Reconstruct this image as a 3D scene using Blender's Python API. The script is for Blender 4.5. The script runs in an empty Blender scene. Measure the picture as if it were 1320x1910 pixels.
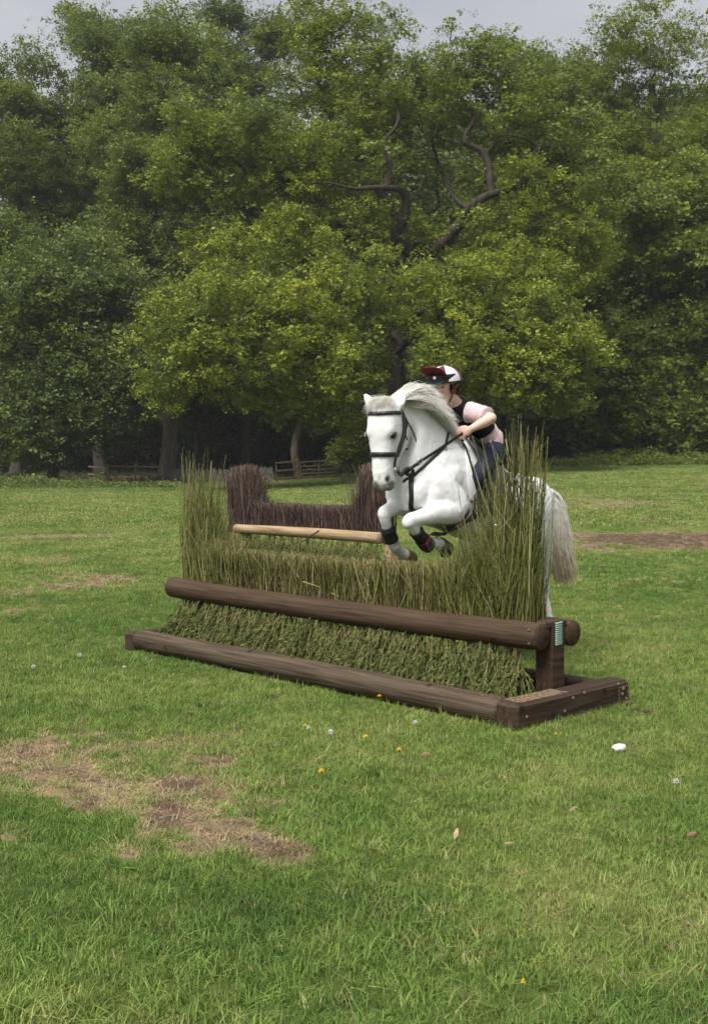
import bpy, bmesh, math, random
import numpy as np
from mathutils import Vector, Matrix
from mathutils.bvhtree import BVHTree

# ---------------------------------------------------------------- camera, sky, sun, exposure
SC = bpy.context.scene
COL = SC.collection
F, CX, CY, CAMZ = 2200.0, 660.0, 955.0, 1.5          # focal length and centre in photo pixels
PITCH = math.atan(100.0 / F)
cam = bpy.data.cameras.new('camera')
cam.sensor_fit = 'VERTICAL'; cam.sensor_height = 36.0; cam.lens = 36.0 * F / 1910.0
cam.clip_start = 0.05; cam.clip_end = 3000.0
camo = bpy.data.objects.new('camera', cam); COL.objects.link(camo)
camo.location = (0, 0, CAMZ); camo.rotation_euler = (math.pi / 2 - PITCH, 0, 0)
SC.camera = camo

SUN_EL, SUN_AZ = math.radians(58), math.radians(215)   # azimuth clockwise from +Y: behind the camera, to the left
world = bpy.data.worlds.new('World'); SC.world = world; world.use_nodes = True
wn, wl = world.node_tree.nodes, world.node_tree.links
wn.clear()
w_out = wn.new('ShaderNodeOutputWorld'); w_bg = wn.new('ShaderNodeBackground')
w_sky = wn.new('ShaderNodeTexSky'); w_sky.sky_type = 'NISHITA'; w_sky.sun_disc = False
w_sky.sun_elevation = SUN_EL; w_sky.sun_rotation = SUN_AZ
w_sky.air_density = 1.0; w_sky.dust_density = 4.0
w_tc = wn.new('ShaderNodeTexCoord'); w_map = wn.new('ShaderNodeMapping'); w_map.inputs['Scale'].default_value = (1, 1, 3.0)
w_no = wn.new('ShaderNodeTexNoise'); w_no.inputs['Scale'].default_value = 2.6; w_no.inputs['Detail'].default_value = 5; w_no.inputs['Roughness'].default_value = .55
w_cr = wn.new('ShaderNodeValToRGB')
w_cr.color_ramp.elements[0].position = .3; w_cr.color_ramp.elements[0].color = (2.6, 2.7, 2.95, 1)
w_cr.color_ramp.elements[1].position = .72; w_cr.color_ramp.elements[1].color = (3.7, 3.74, 3.84, 1)
w_mx = wn.new('ShaderNodeMix'); w_mx.data_type = 'RGBA'; w_mx.inputs[0].default_value = .93   # thick cloud deck over the clear sky
wl.new(w_tc.outputs['Generated'], w_map.inputs['Vector']); wl.new(w_map.outputs['Vector'], w_no.inputs['Vector'])
wl.new(w_no.outputs['Fac'], w_cr.inputs['Fac'])
wl.new(w_sky.outputs['Color'], w_mx.inputs[6]); wl.new(w_cr.outputs['Color'], w_mx.inputs[7])
wl.new(w_mx.outputs[2], w_bg.inputs['Color']); wl.new(w_bg.outputs[0], w_out.inputs[0])
w_bg.inputs['Strength'].default_value = 0.05
sun = bpy.data.lights.new('sun', 'SUN'); sun.energy = 1.5; sun.angle = math.radians(35); sun.color = (1.0, .965, .90)
suno = bpy.data.objects.new('sun', sun); COL.objects.link(suno)
_sd = Vector((math.sin(SUN_AZ) * math.cos(SUN_EL), math.cos(SUN_AZ) * math.cos(SUN_EL), math.sin(SUN_EL)))
suno.rotation_euler = _sd.to_track_quat('Z', 'Y').to_euler(); suno.location = (-20, -20, 40)
SC.view_settings.view_transform = 'Standard'; SC.view_settings.look = 'None'
SC.view_settings.gamma = 1.0; SC.view_settings.use_curve_mapping = False
SC.view_settings.exposure = 1.85
SC.render.engine = 'CYCLES'
SC.cycles.max_bounces = 8; SC.cycles.diffuse_bounces = 5; SC.cycles.glossy_bounces = 2
SC.cycles.transmission_bounces = 3; SC.cycles.transparent_max_bounces = 4; SC.cycles.volume_bounces = 0
SC.cycles.use_denoising = True
SC.cycles.caustics_reflective = False; SC.cycles.caustics_refractive = False

# ---------------------------------------------------------------- helpers
RNG = np.random.default_rng(7)
_fw = np.array([0, math.cos(PITCH), -math.sin(PITCH)]); _up = np.array([0, math.sin(PITCH), math.cos(PITCH)]); _rt = np.array([1.0, 0, 0])
CAMP = np.array([0, 0, CAMZ])

def P(px, py, d):
    """world point seen at photo pixel (px, py) at depth d along the lens axis"""
    return CAMP + d * (_fw + (px - CX) / F * _rt - (py - CY) / F * _up)

def G(px, py, z=0.0):
    r = _fw + (px - CX) / F * _rt - (py - CY) / F * _up
    return CAMP + r * ((z - CAMZ) / r[2])

def nrm(v):
    v = np.asarray(v, float); return v / max(np.linalg.norm(v), 1e-9)

def sstep(a, b, x):
    t = np.clip((np.asarray(x, float) - a) / (b - a), 0, 1); return t * t * (3 - 2 * t)

_perm = np.random.default_rng(3).random((64, 64, 64)).astype(np.float32)
def vnoise(p, s=1.0):
    """cheap tiling value noise, p (N,3) -> 0..1"""
    q = np.asarray(p, float) * s; i = np.floor(q).astype(int); f = q - i; f = f * f * (3 - 2 * f)
    out = 0
    for dx in (0, 1):
        for dy in (0, 1):
            for dz in (0, 1):
                w = (f[:, 0] if dx else 1 - f[:, 0]) * (f[:, 1] if dy else 1 - f[:, 1]) * (f[:, 2] if dz else 1 - f[:, 2])
                out = out + w * _perm[(i[:, 0] + dx) % 64, (i[:, 1] + dy) % 64, (i[:, 2] + dz) % 64]
    return out
def fnoise(p, s=1.0, o=3):
    a, t, w = 0, 0, 1.0
    for k in range(o):
        a = a + w * vnoise(np.asarray(p) + 17.3 * k, s * 2 ** k); t += w; w *= .5
    return a / t

def gh(x, y):
    """height of the ground"""
    x = np.asarray(x, float); y = np.asarray(y, float)
    h = 1.15 * sstep(24, 66, y) * sstep(-8, 16, x) + .9 * sstep(70, 110, y)
    h = h - .10 * sstep(12, 30, y) * sstep(4, -14, x)
    p = np.stack([x, y, 0 * x], -1).reshape(-1, 3)
    b = (fnoise(p, .35, 2) - .5).reshape(x.shape)
    return h + b * (.07 + .12 * sstep(15, 60, y)) * sstep(4.0, 12, np.hypot(x, y - 3))

def tag(o, label=None, cat=None, group=None, kind=None):
    if label: o['label'] = label
    if cat: o['category'] = cat
    if group: o['group'] = group
    if kind: o['kind'] = kind
    return o

def link(name, me, m=None, parent=None):
    o = bpy.data.objects.new(name, me); COL.objects.link(o)
    if m is not None and me is not None and not me.materials: me.materials.append(m)
    if parent is not None: o.parent = parent
    return o

def empty(name, loc=(0, 0, 0)):
    o = bpy.data.objects.new(name, None); COL.objects.link(o); o.location = tuple(loc); o.empty_display_size = .2
    bpy.context.view_layer.update()
    return o

def amesh(name, V, Fa, smooth=True, attrs=None):
    V = np.asarray(V, np.float32); Fa = np.asarray(Fa, np.int32)
    me = bpy.data.meshes.new(name); k = Fa.shape[1]
    me.vertices.add(len(V)); me.vertices.foreach_set('co', V.ravel())
    me.loops.add(Fa.size); me.loops.foreach_set('vertex_index', Fa.ravel())
    me.polygons.add(len(Fa)); me.polygons.foreach_set('loop_start', np.arange(len(Fa), dtype=np.int32) * k)
    me.polygons.foreach_set('use_smooth', np.full(len(Fa), smooth))
    for n, a in (attrs or {}).items():
        at = me.attributes.new(n, 'FLOAT', 'POINT'); at.data.foreach_set('value', np.asarray(a, np.float32))
    me.update(calc_edges=True); me.validate()
    return me

def pmesh(name, V, Fl, smooth=True):
    me = bpy.data.meshes.new(name); me.from_pydata([tuple(v) for v in V], [], [tuple(int(i) for i in f) for f in Fl])
    if smooth: me.polygons.foreach_set('use_smooth', np.full(len(me.polygons), True))
    me.update(); return me

def wloc(o):
    """world position of an unrotated object from its chain of parents"""
    p = np.zeros(3)
    while o is not None: p = p + np.array(o.location); o = o.parent
    return p

def obj(name, VF, m, parent=None, smooth=True):
    """one mesh object; with a parent its mesh is stored relative to the parent's origin"""
    V, Fl = VF; V = np.asarray(V, float)
    if parent is not None: V = V - wloc(parent)
    return link(name, pmesh(name, V, Fl, smooth), m, parent)

def join(parts):
    V, Fl, n = [], [], 0
    for v, f in parts:
        V.append(np.asarray(v, float)); Fl += [[i + n for i in q] for q in f]; n += len(v)
    return np.concatenate(V), Fl

def crom(A, k):
    """Catmull-Rom upsampling of the rows of A, k steps per span"""
    A = np.asarray(A, float)
    if len(A) < 3 or k < 2:
        if len(A) == 2 and k >= 2: return np.stack([A[0] + (A[1] - A[0]) * t for t in np.linspace(0, 1, k + 1)])
        return A
    E = np.vstack([2 * A[0] - A[1], A, 2 * A[-1] - A[-2]]); out = []
    for i in range(len(A) - 1):
        p0, p1, p2, p3 = E[i], E[i + 1], E[i + 2], E[i + 3]
        for j in range(k):
            t = j / k
            out.append(.5 * (2 * p1 + (p2 - p0) * t + (2 * p0 - 5 * p1 + 4 * p2 - p3) * t * t + (3 * p1 - p0 - 3 * p2 + p3) * t ** 3))
    out.append(A[-1]); return np.array(out)

def rings(R, cap=True, closed=False):
    """R (K,m,3) -> verts, faces"""
    K, m = R.shape[:2]; V = R.reshape(-1, 3); Fl = []
    for i in range(K - 1):
        for j in range(m):
            Fl.append([i * m + j, i * m + (j + 1) % m, (i + 1) * m + (j + 1) % m, (i + 1) * m + j])
    if cap:
        V = np.vstack([V, R[0].mean(0), R[-1].mean(0)]); a, b = len(V) - 2, len(V) - 1
        for j in range(m):
            Fl.append([a, (j + 1) % m, j]); Fl.append([b, (K - 1) * m + j, (K - 1) * m + (j + 1) % m])
    return V, Fl

def loft(secs, m=20, k=4, p=2.0):
    """secs: (centre, X half-axis, up half-axis, down half-axis) vectors"""
    A = crom(np.array([np.concatenate([np.asarray(c, float) for c in s]) for s in secs]), k)
    ph = np.arange(m) / m * 2 * math.pi
    c, s = np.cos(ph), np.sin(ph)
    c = np.sign(c) * np.abs(c) ** (2 / p); s = np.sign(s) * np.abs(s) ** (2 / p)
    R = A[:, None, 0:3] + c[None, :, None] * A[:, None, 3:6] + np.where(s >= 0, s, 0)[None, :, None] * A[:, None, 6:9] + np.where(s < 0, -s, 0)[None, :, None] * A[:, None, 9:12]
    return rings(R)

def limb(pts, rad, m=14, k=5, ref=(0.73, -0.68, 0.05), cap=True):
    """tube through pts; rad a number or (side radius, in-plane radius) each"""
    rad = [(r, r) if np.isscalar(r) else r for r in rad]
    A = crom(np.hstack([np.asarray(pts, float), np.asarray(rad, float)]), k)
    Q = A[:, :3]; T = np.gradient(Q, axis=0); T /= np.linalg.norm(T, axis=1)[:, None] + 1e-9
    X = np.asarray(ref, float)[None] - T * (T @ np.asarray(ref, float))[:, None]; X /= np.linalg.norm(X, axis=1)[:, None] + 1e-9
    Y = np.cross(T, X); ph = np.arange(m) / m * 2 * math.pi
    R = Q[:, None] + np.cos(ph)[None, :, None] * (A[:, 3:4] * X)[:, None] + np.sin(ph)[None, :, None] * (A[:, 4:5] * Y)[:, None]
    return rings(R, cap)

def ellipsoid(c, ax, m=14, n=9):
    """ax: three half-axis vectors"""
    ax = np.asarray(ax, float); V = [np.asarray(c, float) + ax[2]]
    for i in range(1, n):
        t = math.pi * i / n
        for j in range(m):
            f = 2 * math.pi * j / m
            V.append(c + math.sin(t) * (math.cos(f) * ax[0] + math.sin(f) * ax[1]) + math.cos(t) * ax[2])
    V.append(c - ax[2]); Fl = []
    for j in range(m): Fl.append([0, 1 + j, 1 + (j + 1) % m])
    for i in range(n - 2):
        for j in range(m):
            a = 1 + i * m; Fl.append([a + j, a + m + j, a + m + (j + 1) % m, a + (j + 1) % m])
    e = len(V) - 1; a = 1 + (n - 2) * m
    for j in range(m): Fl.append([e, a + (j + 1) % m, a + j])
    return np.array(V), Fl

def box(c, X, Y, Z, bev=.0):
    """box with half-axes X, Y, Z; bev bevels all edges by that many metres"""
    c, X, Y, Z = [np.asarray(a, float) for a in (c, X, Y, Z)]
    if bev <= 0:
        V = [c + a * X + b * Y + d * Z for d in (-1, 1) for b in (-1, 1) for a in (-1, 1)]
        return np.array(V), [[0, 2, 3, 1], [4, 5, 7, 6], [0, 1, 5, 4], [2, 6, 7, 3], [0, 4, 6, 2], [1, 3, 7, 5]]
    V = []; lx, ly, lz = [np.linalg.norm(a) for a in (X, Y, Z)]
    for d in (-1, 1):
        for b in (-1, 1):
            for a in (-1, 1):
                for e in range(3):
                    s = [1, 1, 1]
                    for q, L in ((0, lx), (1, ly), (2, lz)):
                        if q != e: s[q] = 1 - bev / L
                    V.append(c + a * X * s[0] + b * Y * s[1] + d * Z * s[2])
    bm = bmesh.new()
    for v in V: bm.verts.new(v)
    r = bmesh.ops.convex_hull(bm, input=bm.verts)
    bm.verts.index_update()
    out = np.array([v.co[:] for v in bm.verts]); Fl = [[v.index for v in f.verts] for f in bm.faces]
    bm.free(); return out, Fl

def tubes(PT, RD, m=3):
    """N thin tubes at once: PT (N,K,3), RD (N,K) -> verts, quads"""
    N, K = PT.shape[:2]
    T = np.gradient(PT, axis=1); T /= np.linalg.norm(T, axis=2, keepdims=True) + 1e-9
    ref = np.random.default_rng(5).normal(size=(N, 1, 3)); ref = ref - T * (ref * T).sum(2, keepdims=True)
    ref /= np.linalg.norm(ref, axis=2, keepdims=True) + 1e-9; Y = np.cross(T, ref)
    ph = np.arange(m) / m * 2 * math.pi
    R = PT[:, :, None] + RD[:, :, None, None] * (np.cos(ph)[None, None, :, None] * ref[:, :, None] + np.sin(ph)[None, None, :, None] * Y[:, :, None])
    b = (np.arange(N)[:, None, None] * K + np.arange(K - 1)[None, :, None]) * m; j = np.arange(m)[None, None, :]; j2 = (j + 1) % m
    Q = np.stack([b + j, b + j2, b + m + j2, b + m + j], -1).reshape(-1, 4)
    return R.reshape(-1, 3), Q

def ribbon(pts, nor, w, th, k=4):
    """flat strap along pts, nor = outward normals, w width, th thickness"""
    n = len(pts); w = np.broadcast_to(np.asarray(w, float), (n,))
    A = crom(np.hstack([np.asarray(pts, float), np.asarray(nor, float), w[:, None]]), k)
    Q, N_, W = A[:, :3], A[:, 3:6], A[:, 6:7]; N_ = N_ / (np.linalg.norm(N_, axis=1)[:, None] + 1e-9)
    T = np.gradient(Q, axis=0); T /= np.linalg.norm(T, axis=1)[:, None] + 1e-9
    B = np.cross(T, N_); B /= np.linalg.norm(B, axis=1)[:, None] + 1e-9
    e = .25
    R = np.stack([Q - B * W / 2, Q - B * W / 2 * (1 - e) + N_ * th, Q + B * W / 2 * (1 - e) + N_ * th, Q + B * W / 2, Q + B * W / 2 - N_ * th * .6, Q - B * W / 2 - N_ * th * .6], 1)
    return rings(R)

def remesh(parts, voxel, it=6, fac=.5):
    V, Fl = join(parts); me = pmesh('tmp', V, Fl); o = bpy.data.objects.new('tmp', me); COL.objects.link(o)
    r = o.modifiers.new('r', 'REMESH'); r.mode = 'VOXEL'; r.voxel_size = voxel
    s = o.modifiers.new('s', 'SMOOTH'); s.factor = fac; s.iterations = it
    dg = bpy.context.evaluated_depsgraph_get(); e = o.evaluated_get(dg)
    out = bpy.data.meshes.new_from_object(e); bpy.data.objects.remove(o); bpy.data.meshes.remove(me)
    out.polygons.foreach_set('use_smooth', np.full(len(out.polygons), True))
    n = len(out.vertices); co = np.empty(n * 3, np.float32); out.vertices.foreach_get('co', co)
    return out, co.reshape(-1, 3).astype(float)

# ---------------------------------------------------------------- materials
def mat(name, col, rough=.7, col2=None, scale=8, bump=0, bscale=60, spec=.3, stretch=None, metal=0, lo=.35, hi=.65, obj_random=0, sheen=0, bdist=.01, yaw=None, streak=None):
    m = bpy.data.materials.new(name); m.use_nodes = True; t = m.node_tree; n, l = t.nodes, t.links
    b = n['Principled BSDF']; b.inputs['Roughness'].default_value = rough; b.inputs['Specular IOR Level'].default_value = spec
    b.inputs['Metallic'].default_value = metal
    if sheen: b.inputs['Sheen Weight'].default_value = sheen
    tc = n.new('ShaderNodeTexCoord'); mp = n.new('ShaderNodeMapping'); l.new(tc.outputs['Object'], mp.inputs[0])
    if yaw is not None:                                   # turn the grain along a direction before stretching it
        m0 = n.new('ShaderNodeMapping'); m0.inputs['Rotation'].default_value = (0, 0, -yaw); l.new(tc.outputs['Object'], m0.inputs[0]); l.new(m0.outputs[0], mp.inputs[0])
    if stretch: mp.inputs['Scale'].default_value = stretch
    src = None
    if col2:
        no = n.new('ShaderNodeTexNoise'); no.inputs['Scale'].default_value = scale; no.inputs['Detail'].default_value = 5; l.new(mp.outputs[0], no.inputs['Vector'])
        cr = n.new('ShaderNodeValToRGB'); cr.color_ramp.elements[0].position = lo; cr.color_ramp.elements[1].position = hi
        cr.color_ramp.elements[0].color = (*col, 1); cr.color_ramp.elements[1].color = (*col2, 1); l.new(no.outputs['Fac'], cr.inputs['Fac']); src = cr.outputs['Color']
    else:
        rgb = n.new('ShaderNodeRGB'); rgb.outputs[0].default_value = (*col, 1); src = rgb.outputs[0]
    if streak:                                            # long dark checks in the timber
        ns = n.new('ShaderNodeTexNoise'); ns.inputs['Scale'].default_value = streak; ns.inputs['Detail'].default_value = 3; l.new(mp.outputs[0], ns.inputs['Vector'])
        rs = n.new('ShaderNodeMapRange'); rs.inputs['From Min'].default_value = .33; rs.inputs['From Max'].default_value = .42; rs.inputs['To Min'].default_value = .62; rs.inputs['To Max'].default_value = 1.0; l.new(ns.outputs['Fac'], rs.inputs['Value'])
        sm = n.new('ShaderNodeVectorMath'); sm.operation = 'SCALE'; l.new(src, sm.inputs[0]); l.new(rs.outputs[0], sm.inputs['Scale']); src = sm.outputs[0]
        vo = n.new('ShaderNodeTexVoronoi'); vo.inputs['Scale'].default_value = 5.0; l.new(tc.outputs['Object'], vo.inputs['Vector'])        # knots
        rk = n.new('ShaderNodeMapRange'); rk.inputs['From Min'].default_value = .07; rk.inputs['From Max'].default_value = .15; rk.inputs['To Min'].default_value = .35; l.new(vo.outputs['Distance'], rk.inputs['Value'])
        sk = n.new('ShaderNodeVectorMath'); sk.operation = 'SCALE'; l.new(src, sk.inputs[0]); l.new(rk.outputs[0], sk.inputs['Scale']); src = sk.outputs[0]
    if obj_random:
        oi = n.new('ShaderNodeObjectInfo'); mr = n.new('ShaderNodeMapRange'); mr.inputs['To Min'].default_value = 1 - obj_random; mr.inputs['To Max'].default_value = 1 + obj_random
        l.new(oi.outputs['Random'], mr.inputs['Value'])
        mm = n.new('ShaderNodeVectorMath'); mm.operation = 'SCALE'; l.new(src, mm.inputs[0]); l.new(mr.outputs[0], mm.inputs['Scale']); src = mm.outputs[0]
    l.new(src, b.inputs['Base Color'])
    if bump:
        nb = n.new('ShaderNodeTexNoise'); nb.inputs['Scale'].default_value = bscale; nb.inputs['Detail'].default_value = 6; l.new(mp.outputs[0], nb.inputs['Vector'])
        bp = n.new('ShaderNodeBump'); bp.inputs['Strength'].default_value = bump; bp.inputs['Distance'].default_value = bdist; l.new(nb.outputs['Fac'], bp.inputs['Height']); l.new(bp.outputs[0], b.inputs['Normal'])
    return m

def attr_mat(name, stops, attr, rough=.8, spec=.2, bump=0, bscale=60, noise_amt=0, nscale=10, inst=False):
    """colour ramp over a named point attribute"""
    m = mat(name, (1, 1, 1), rough, bump=bump, bscale=bscale, spec=spec); t = m.node_tree; n, l = t.nodes, t.links
    a = n.new('ShaderNodeAttribute'); a.attribute_name = attr; a.attribute_type = 'INSTANCER' if inst else 'GEOMETRY'
    v = a.outputs['Fac']
    if noise_amt:
        tc = n.new('ShaderNodeTexCoord'); no = n.new('ShaderNodeTexNoise'); no.inputs['Scale'].default_value = nscale; no.inputs['Detail'].default_value = 4
        l.new(tc.outputs['Object'], no.inputs['Vector'])
        mr = n.new('ShaderNodeMapRange'); mr.inputs['To Min'].default_value = -noise_amt; mr.inputs['To Max'].default_value = noise_amt; l.new(no.outputs['Fac'], mr.inputs['Value'])
        ad = n.new('ShaderNodeMath'); ad.operation = 'ADD'; l.new(v, ad.inputs[0]); l.new(mr.outputs[0], ad.inputs[1]); v = ad.outputs[0]
    cr = n.new('ShaderNodeValToRGB'); e = cr.color_ramp.elements
    while len(e) < len(stops): e.new(.5)
    for i, (p, c) in enumerate(stops): e[i].position = p; e[i].color = (*c, 1)
    l.new(v, cr.inputs['Fac']); l.new(cr.outputs['Color'], n['Principled BSDF'].inputs['Base Color'])
    return m
# ================================================================ ground and grass
def gn_instances(name, pts, rot, scl, idx, protos, attrs=None, parent=None):
    """one object whose geometry nodes set copies of the prototype meshes on its points"""
    org = wloc(parent) if parent is not None else np.zeros(3)
    me = bpy.data.meshes.new(name); n = len(pts); me.vertices.add(n); me.vertices.foreach_set('co', (np.asarray(pts) - org).astype(np.float32).ravel())
    def at(nm, ty, a, key): x = me.attributes.new(nm, ty, 'POINT'); x.data.foreach_set(key, np.ascontiguousarray(a).ravel())
    at('rot', 'FLOAT_VECTOR', np.asarray(rot, np.float32), 'vector')
    scl = np.asarray(scl, np.float32); scl = np.repeat(scl[:, None], 3, 1) if scl.ndim == 1 else scl
    at('scl', 'FLOAT_VECTOR', scl, 'vector'); at('idx', 'INT', np.asarray(idx, np.int32), 'value')
    for k, a in (attrs or {}).items(): at(k, 'FLOAT', np.asarray(a, np.float32), 'value')
    o = link(name, me, None, parent)
    key = 'scatter_' + protos.name; ng = bpy.data.node_groups.get(key)
    if ng is None:
        ng = bpy.data.node_groups.new(key, 'GeometryNodeTree')
        ng.interface.new_socket('Geometry', in_out='INPUT', socket_type='NodeSocketGeometry'); ng.interface.new_socket('Geometry', in_out='OUTPUT', socket_type='NodeSocketGeometry')
        N, Lk = ng.nodes, ng.links
        gi, go = N.new('NodeGroupInput'), N.new('NodeGroupOutput'); ip = N.new('GeometryNodeInstanceOnPoints'); ci = N.new('GeometryNodeCollectionInfo')
        ci.inputs['Collection'].default_value = protos; ci.inputs['Separate Children'].default_value = True; ci.inputs['Reset Children'].default_value = True
        mp = N.new('GeometryNodeMeshToPoints')
        def na(nm, ty): q = N.new('GeometryNodeInputNamedAttribute'); q.data_type = ty; q.inputs['Name'].default_value = nm; return q.outputs['Attribute']
        er = N.new('FunctionNodeEulerToRotation')
        Lk.new(gi.outputs[0], mp.inputs['Mesh']); Lk.new(mp.outputs[0], ip.inputs['Points']); Lk.new(ci.outputs[0], ip.inputs['Instance']); ip.inputs['Pick Instance'].default_value = True
        Lk.new(na('idx', 'INT'), ip.inputs['Instance Index']); Lk.new(na('rot', 'FLOAT_VECTOR'), er.inputs[0]); Lk.new(er.outputs[0], ip.inputs['Rotation']); Lk.new(na('scl', 'FLOAT_VECTOR'), ip.inputs['Scale'])
        Lk.new(ip.outputs[0], go.inputs[0])
    md = o.modifiers.new('scatter', 'NODES'); md.node_group = ng
    return o

def proto_col(name, meshes):
    c = bpy.data.collections.new(name)
    for i, me in enumerate(meshes): c.objects.link(bpy.data.objects.new('%s_%02d' % (name, i), me))
    return c

# worn and dried patches: (px, py, rx, ry in photo pixels, strength, browner)
PATCH = [(60, 1410, 120, 40, 1.0, .1), (150, 1440, 120, 42, 1.0, .0), (240, 1478, 120, 40, 1.0, .1), (330, 1522, 100, 40, 1.0, .35), (420, 1558, 90, 36, 1.0, .3), (505, 1590, 85, 30, 1.1, .45), (210, 1400, 150, 40, .62, .2),
         (350, 1445, 130, 45, .62, .1), (395, 1430, 60, 30, .7, .1), (240, 1590, 30, 16, .8, 0), (30, 1560, 40, 16, .7, 0), (650, 1555, 45, 16, .6, 0), (730, 1553, 35, 14, .55, 0), (480, 1500, 60, 22, .5, .1), (560, 1480, 60, 20, .4, 0), (20, 1690, 60, 20, .5, 0), (210, 1640, 40, 14, .6, 0), (830, 1750, 120, 50, .28, 0), (950, 1830, 180, 50, .25, 0),
         (110, 998, 110, 6, .95, .1), (290, 992, 60, 5, .5, 0), (190, 1080, 110, 15, .85, .25), (60, 1110, 120, 20, .5, .1), (150, 1045, 140, 10, .45, 0), (60, 1140, 100, 16, .4, 0),
         (1140, 948, 110, 6, .85, .05), (1030, 955, 60, 5, .6, 0), (1200, 1006, 160, 15, 1.7, 1.0), (1310, 1002, 110, 12, 1.5, .95), (1110, 1022, 60, 8, .8, .5), (1230, 1085, 90, 12, .4, 0), (1180, 1150, 110, 16, .35, 0), (1230, 975, 120, 8, .45, 0), (640, 1000, 60, 8, .3, 0), (890, 1050, 60, 8, .3, 0),
         (1090, 1320, 90, 12, .35, .2), (350, 1270, 60, 12, .3, 0), (420, 1370, 50, 14, .35, 0), (1190, 1225, 60, 8, .4, 0)]
_pc = []
for px, py, rx, ry, st, br in PATCH:
    c = G(px, py); d = c[1]; _pc.append((c[0], c[1], rx * d / F, ry * d * d / (F * CAMZ), st, br))

def field(x, y, parts=False):
    """(hue 0 deep green .. 1 bare brown, dryness) of the turf"""
    p = np.stack([x, y, 0 * x], -1); n1 = fnoise(p, 1.3, 4); n2 = fnoise(p + 9.1, .28, 3); n3 = fnoise(p + 31.7, 5.5, 3); n4 = fnoise(p + 3.3, 13.0, 2)
    m = np.zeros(len(x)); b = np.zeros(len(x))
    for cx, cy, rx, ry, st, br in _pc:
        g = st * np.exp(-(((x - cx) / rx) ** 2 + ((y - cy) / ry) ** 2)); m = np.maximum(m, g); b = np.maximum(b, br * g)
    dry = sstep(.24, 1.0, m * 1.10 + (n1 - .5) * 1.1 + (n3 - .5) * 1.2 + (n4 - .5) * 1.0 - .03) * sstep(.03, .35, m)
    base = .385 + (n2 - .5) * .30 + (n1 - .5) * .42 + (n3 - .5) * .26 + .10 * sstep(9, 30, y) - .10 * sstep(42, 66, y)
    hue = np.clip(base, .02, .56); straw = np.clip(.76 + .26 * b + (n3 - .5) * .7 + (n4 - .5) * .5, .60, 1.0)
    if parts: return hue, dry, straw
    hue = hue * (1 - dry) + dry * straw
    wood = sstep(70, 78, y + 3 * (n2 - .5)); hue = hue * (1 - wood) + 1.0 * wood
    return hue, dry

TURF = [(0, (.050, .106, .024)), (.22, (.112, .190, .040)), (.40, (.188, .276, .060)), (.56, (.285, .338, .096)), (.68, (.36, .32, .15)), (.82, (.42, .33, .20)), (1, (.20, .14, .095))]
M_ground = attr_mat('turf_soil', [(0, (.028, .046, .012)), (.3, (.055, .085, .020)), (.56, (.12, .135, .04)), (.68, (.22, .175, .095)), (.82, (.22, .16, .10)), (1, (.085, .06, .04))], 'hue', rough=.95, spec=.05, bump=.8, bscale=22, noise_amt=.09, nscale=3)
ang = np.concatenate([np.linspace(-180, -30, 40)[:-1], np.linspace(-30, 30, 300)[:-1], np.linspace(30, 180, 40)[:-1]]); ang = np.radians(ang)
rad_ = np.concatenate([[.4, 1.0, 1.6], np.geomspace(2.2, 900, 330)])
gx = np.sin(ang)[None] * rad_[:, None]; gy = np.cos(ang)[None] * rad_[:, None]
gz = gh(gx, gy); nA, nR = len(ang), len(rad_)
V = np.stack([gx, gy, gz], -1).reshape(-1, 3); V = np.vstack([V, [[0, 0, 0]]])
i_, j_ = np.meshgrid(np.arange(nR - 1), np.arange(nA), indexing='ij'); j2 = (j_ + 1) % nA
Q = np.stack([i_ * nA + j_, (i_ + 1) * nA + j_, (i_ + 1) * nA + j2, i_ * nA + j2], -1).reshape(-1, 4)[:, ::-1]
hue, dry = field(V[:, 0], V[:, 1])
me = amesh('ground', V, Q, True, {'hue': hue})
bm = bmesh.new(); bm.from_mesh(me); bm.verts.ensure_lookup_table()
for j in range(nA): bm.faces.new((bm.verts[len(V) - 1], bm.verts[(j + 1) % nA], bm.verts[j]))
bm.normal_update(); bmesh.ops.recalc_face_normals(bm, faces=bm.faces); bm.to_mesh(me); bm.free()
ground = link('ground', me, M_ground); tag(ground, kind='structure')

def blade_mesh(name, n, hmin, hmax, w, rad, lean, seed, K=4):
    rg = np.random.default_rng(seed); V, Q = [], []
    for i in range(n):
        a = rg.uniform(0, 2 * math.pi); r = rad * math.sqrt(rg.random()); b = np.array([math.cos(a) * r, math.sin(a) * r, -.008])
        h = rg.uniform(hmin, hmax); f = rg.uniform(0, 2 * math.pi); ln = abs(rg.normal()) * lean; dr = np.array([math.cos(f), math.sin(f), 0])
        tw = f + math.pi / 2 + rg.normal() * .5; sd = np.array([math.cos(tw), math.sin(tw), 0]); ww = w * rg.uniform(.6, 1.3)
        o = len(V)
        for k in range(K):
            t = k / (K - 1); c = b + ZZ0 * h * (t - .25 * ln * t * t) + dr * h * ln * t ** 2; x = ww * (1 - t ** 1.6) * .5 + .0002
            V += [c - sd * x, c + sd * x]
        for k in range(K - 1): Q.append([o + 2 * k, o + 2 * k + 1, o + 2 * k + 3, o + 2 * k + 2])
    return amesh(name, np.array(V), np.array(Q), True)
ZZ0 = np.array([0, 0, 1.0])

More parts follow.
